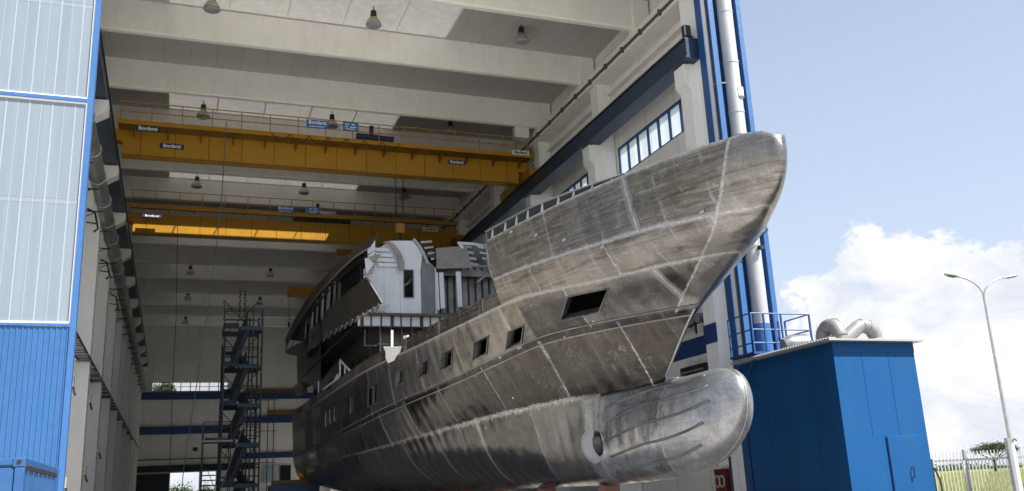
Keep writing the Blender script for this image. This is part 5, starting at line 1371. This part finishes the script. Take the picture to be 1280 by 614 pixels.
# umbrella pine
tp = atY(1244, 582, 150); cx, cy = tp.x, 150
pine = thing('umbrella_pine', (cx, cy, 0), 'dark umbrella pine with a flat wide crown far across the field', 'tree')
MB().tube([(cx, cy, 0), (cx+.1, cy, 1.8), (cx-.1, cy, 3.3)], [.4, .28, .2], 10).build('trunk', 'bark', pine, smooth=True)
for a in range(7):
    t_ = a*.9; MB().tube([(cx, cy, 2.4), (cx+1.6*math.cos(t_), cy+1.6*math.sin(t_), 3.4), (cx+3*math.cos(t_), cy+3*math.sin(t_), 4.2)], [.14, .1, .05], 6).build('limb', 'bark', pine)
cl = [(random.uniform(-3.6, 3.6), random.uniform(-3.4, 3.4)) for _ in range(26)]
def fpine(r):
    k = r.integers(len(cl)); px_, py_ = cl[k]; q = r.normal(size=3)*np.array((.55, .55, .38))
    h = 4.55 + 1.0*max(0, 1-((px_/4.2)**2+(py_/4.2)**2)) ; return np.array((cx+px_, cy+py_, h))+q
leaf_cloud('crown', 'pine_leaf', pine, fpine, 5200, .16)
# far hedge line along the field
def fhedge(r):
    x = r.uniform(120, 420); y = 330+20*r.random(); h = 1.6+1.5*(math.sin(x*.13)+math.sin(x*.041+1))*.5+.8*math.sin(x*.5)
    return np.array((x, y, max(.4, h)*r.random()))
h_ = leaf_cloud('hedge_line', 'leaf', None, fhedge, 9000, .5); tag(h_, 'low dark hedge line at the far edge of the field', 'hedge', None, 'stuff')
# bush seen through the back doorway
bu = thing('bush', (1.8, 131, 0), 'leafy green bush outside the back doorway', 'bush')
MB().tube([(1.8, 131, 0), (1.7, 131, 1.6)], [.12, .05], 6).build('stem', 'bark', bu)
bc = [(random.uniform(-2.2, 3.2), random.uniform(-1, 1), random.uniform(.5, 3.3)) for _ in range(30)]
leaf_cloud('foliage', 'leaf', bu, lambda r: np.array((1.8, 131, .1))+np.array(bc[r.integers(len(bc))])+r.normal(size=3)*.45, 5200, .14)
tq = atY(205, 486, 134)
tb_ = thing('broad_tree', (tq.x, 134, 0), 'dark tree crown showing behind the left end of the back window strip', 'tree')
MB().tube([(tq.x, 134, 0), (tq.x+.2, 134, 6), (tq.x, 134, 12)], [.45, .32, .12], 10).build('trunk', 'bark', tb_, smooth=True)
for a in range(6): MB().tube([(tq.x, 134, 7+a*.7), (tq.x+1.6*math.cos(a*2.1), 134+1.6*math.sin(a*2.1), 9.5+a*.6)], [.12, .04], 6).build('limb', 'bark', tb_)
tcs = [(random.gauss(0, 1.0), random.gauss(0, 1.0), random.uniform(-4.2, .5)) for _ in range(28)]
leaf_cloud('crown', 'pine_leaf', tb_, lambda r: np.array((tq.x, 134, tq.z-.1))+np.array(tcs[r.integers(len(tcs))])*np.array((.9, .9, 1))+r.normal(size=3)*.35, 4200, .17)
# grass standing in the field beyond the fence
rng = np.random.default_rng(5); b = MB(); vs, fs = [], []
for i in range(9000):
    y = 40+rng.random()**1.6*120; x = y*(.93+.42*rng.random()); h = .25+.45*rng.random(); w = .03+.0006*y; k = len(vs); dx, dy = rng.normal(0, .12, 2)
    vs += [(x-w, y, -.01), (x+w, y, -.01), (x+dx, y+dy, h)]; fs.append((k, k+1, k+2))
b.add(vs, fs); tag(b.build('tall_grass', 'blade', None, fixn=False), 'tall yellow green grass growing in the field', 'grass', None, 'stuff')

# ------------------------------------------------------------------ sky and sun
W = bpy.data.worlds.new('World'); scene.world = W; W.use_nodes = True
nt = W.node_tree; nt.nodes.clear()
class WN(NT):
    def __init__(s, t): s.t = t
n = WN(nt)
out = n.n('ShaderNodeOutputWorld'); bg = n.n('ShaderNodeBackground')
sky = n.n('ShaderNodeTexSky'); sky.sky_type = 'NISHITA'; sky.sun_disc = False
sky.sun_elevation = SUN_EL; sky.sun_rotation = math.atan2(SD.x, SD.y)
sky.air_density = 1.0; sky.dust_density = 1.2; sky.ozone_density = 1.2; sky.altitude = 20
tc = n.n('ShaderNodeTexCoord').outputs['Generated']
sp = n.n('ShaderNodeSeparateXYZ'); n.set(sp.inputs[0], tc)
az = n.math('ARCTAN2', sp.outputs[0], sp.outputs[1]); el = n.math('ARCSINE', sp.outputs[2])
cv = n.n('ShaderNodeCombineXYZ'); n.set(cv.inputs[0], n.math('MULTIPLY', az, 1.0)); n.set(cv.inputs[1], n.math('MULTIPLY', el, 1.35))
big = n.noise(cv.outputs[0], 6.5, 8, .56, .25)
edge = n.noise(cv.outputs[0], 22, 6, .6)
# height of the cloud bank as a function of azimuth
ht = n.mapr(az, .57, .735, .06, .25, True)
ht = n.math('MAXIMUM', ht, n.mapr(az, .40, .0, .02, .25, True))
ht = n.math('SUBTRACT', ht, n.mapr(az, .78, .93, 0, .075))
dens = n.math('ADD', n.math('MULTIPLY', n.math('SUBTRACT', ht, el), 9.0), n.math('MULTIPLY_ADD', n.math('SUBTRACT', edge, .5), 1.5, n.math('MULTIPLY', n.math('SUBTRACT', big, .5), 2.6)))
cl_ = n.math('MULTIPLY', n.mapr(dens, .0, .22, 0, 1, True), n.mapr(el, 0, .01, 0, 1))
shade = n.mapr(n.noise(cv.outputs[0], 11, 8, .6, .5), .40, .60)
ccol = n.mix(shade, (4.3, 4.5, 4.95), (5.6, 5.65, 5.75))
haze = n.mapr(el, 0, .55, .80, .38)
skyc = n.mix(haze, sky.outputs[0], (4.1, 4.5, 5.4))
fin = n.mix(cl_, skyc, ccol)
nt.links.new(fin, bg.inputs[0]); bg.inputs[1].default_value = .082
nt.links.new(bg.outputs[0], out.inputs[0])
sun = bpy.data.lights.new('sun', 'SUN'); sun.energy = 4.2; sun.angle = R(.5); sun.color = (1, .95, .87)
so = bpy.data.objects.new('sun', sun); COL.objects.link(so); so.rotation_euler = (-SD).to_track_quat('-Z', 'Y').to_euler(); so.location = (30, -30, 40)

# ------------------------------------------------------------------ camera
cam = bpy.data.cameras.new('camera'); cam.sensor_width = 36; cam.lens = FPX/1280*36; cam.clip_end = 6000; cam.clip_start = .1
co = bpy.data.objects.new('camera', cam); COL.objects.link(co)
co.matrix_world = Matrix(((_r[0], _u[0], -_f[0], 0), (_r[1], _u[1], -_f[1], 0), (_r[2], _u[2], -_f[2], EYE), (0, 0, 0, 1)))
scene.camera = co
scene.view_settings.view_transform = 'Standard'; scene.view_settings.look = 'None'; scene.view_settings.exposure = 1.2; scene.view_settings.gamma = 1
scene.render.resolution_x, scene.render.resolution_y = 1024, 491
scene.cycles.max_bounces = 8; scene.cycles.diffuse_bounces = 5; scene.cycles.glossy_bounces = 4; scene.cycles.use_denoising = True
scene.cycles.sample_clamp_indirect = 6
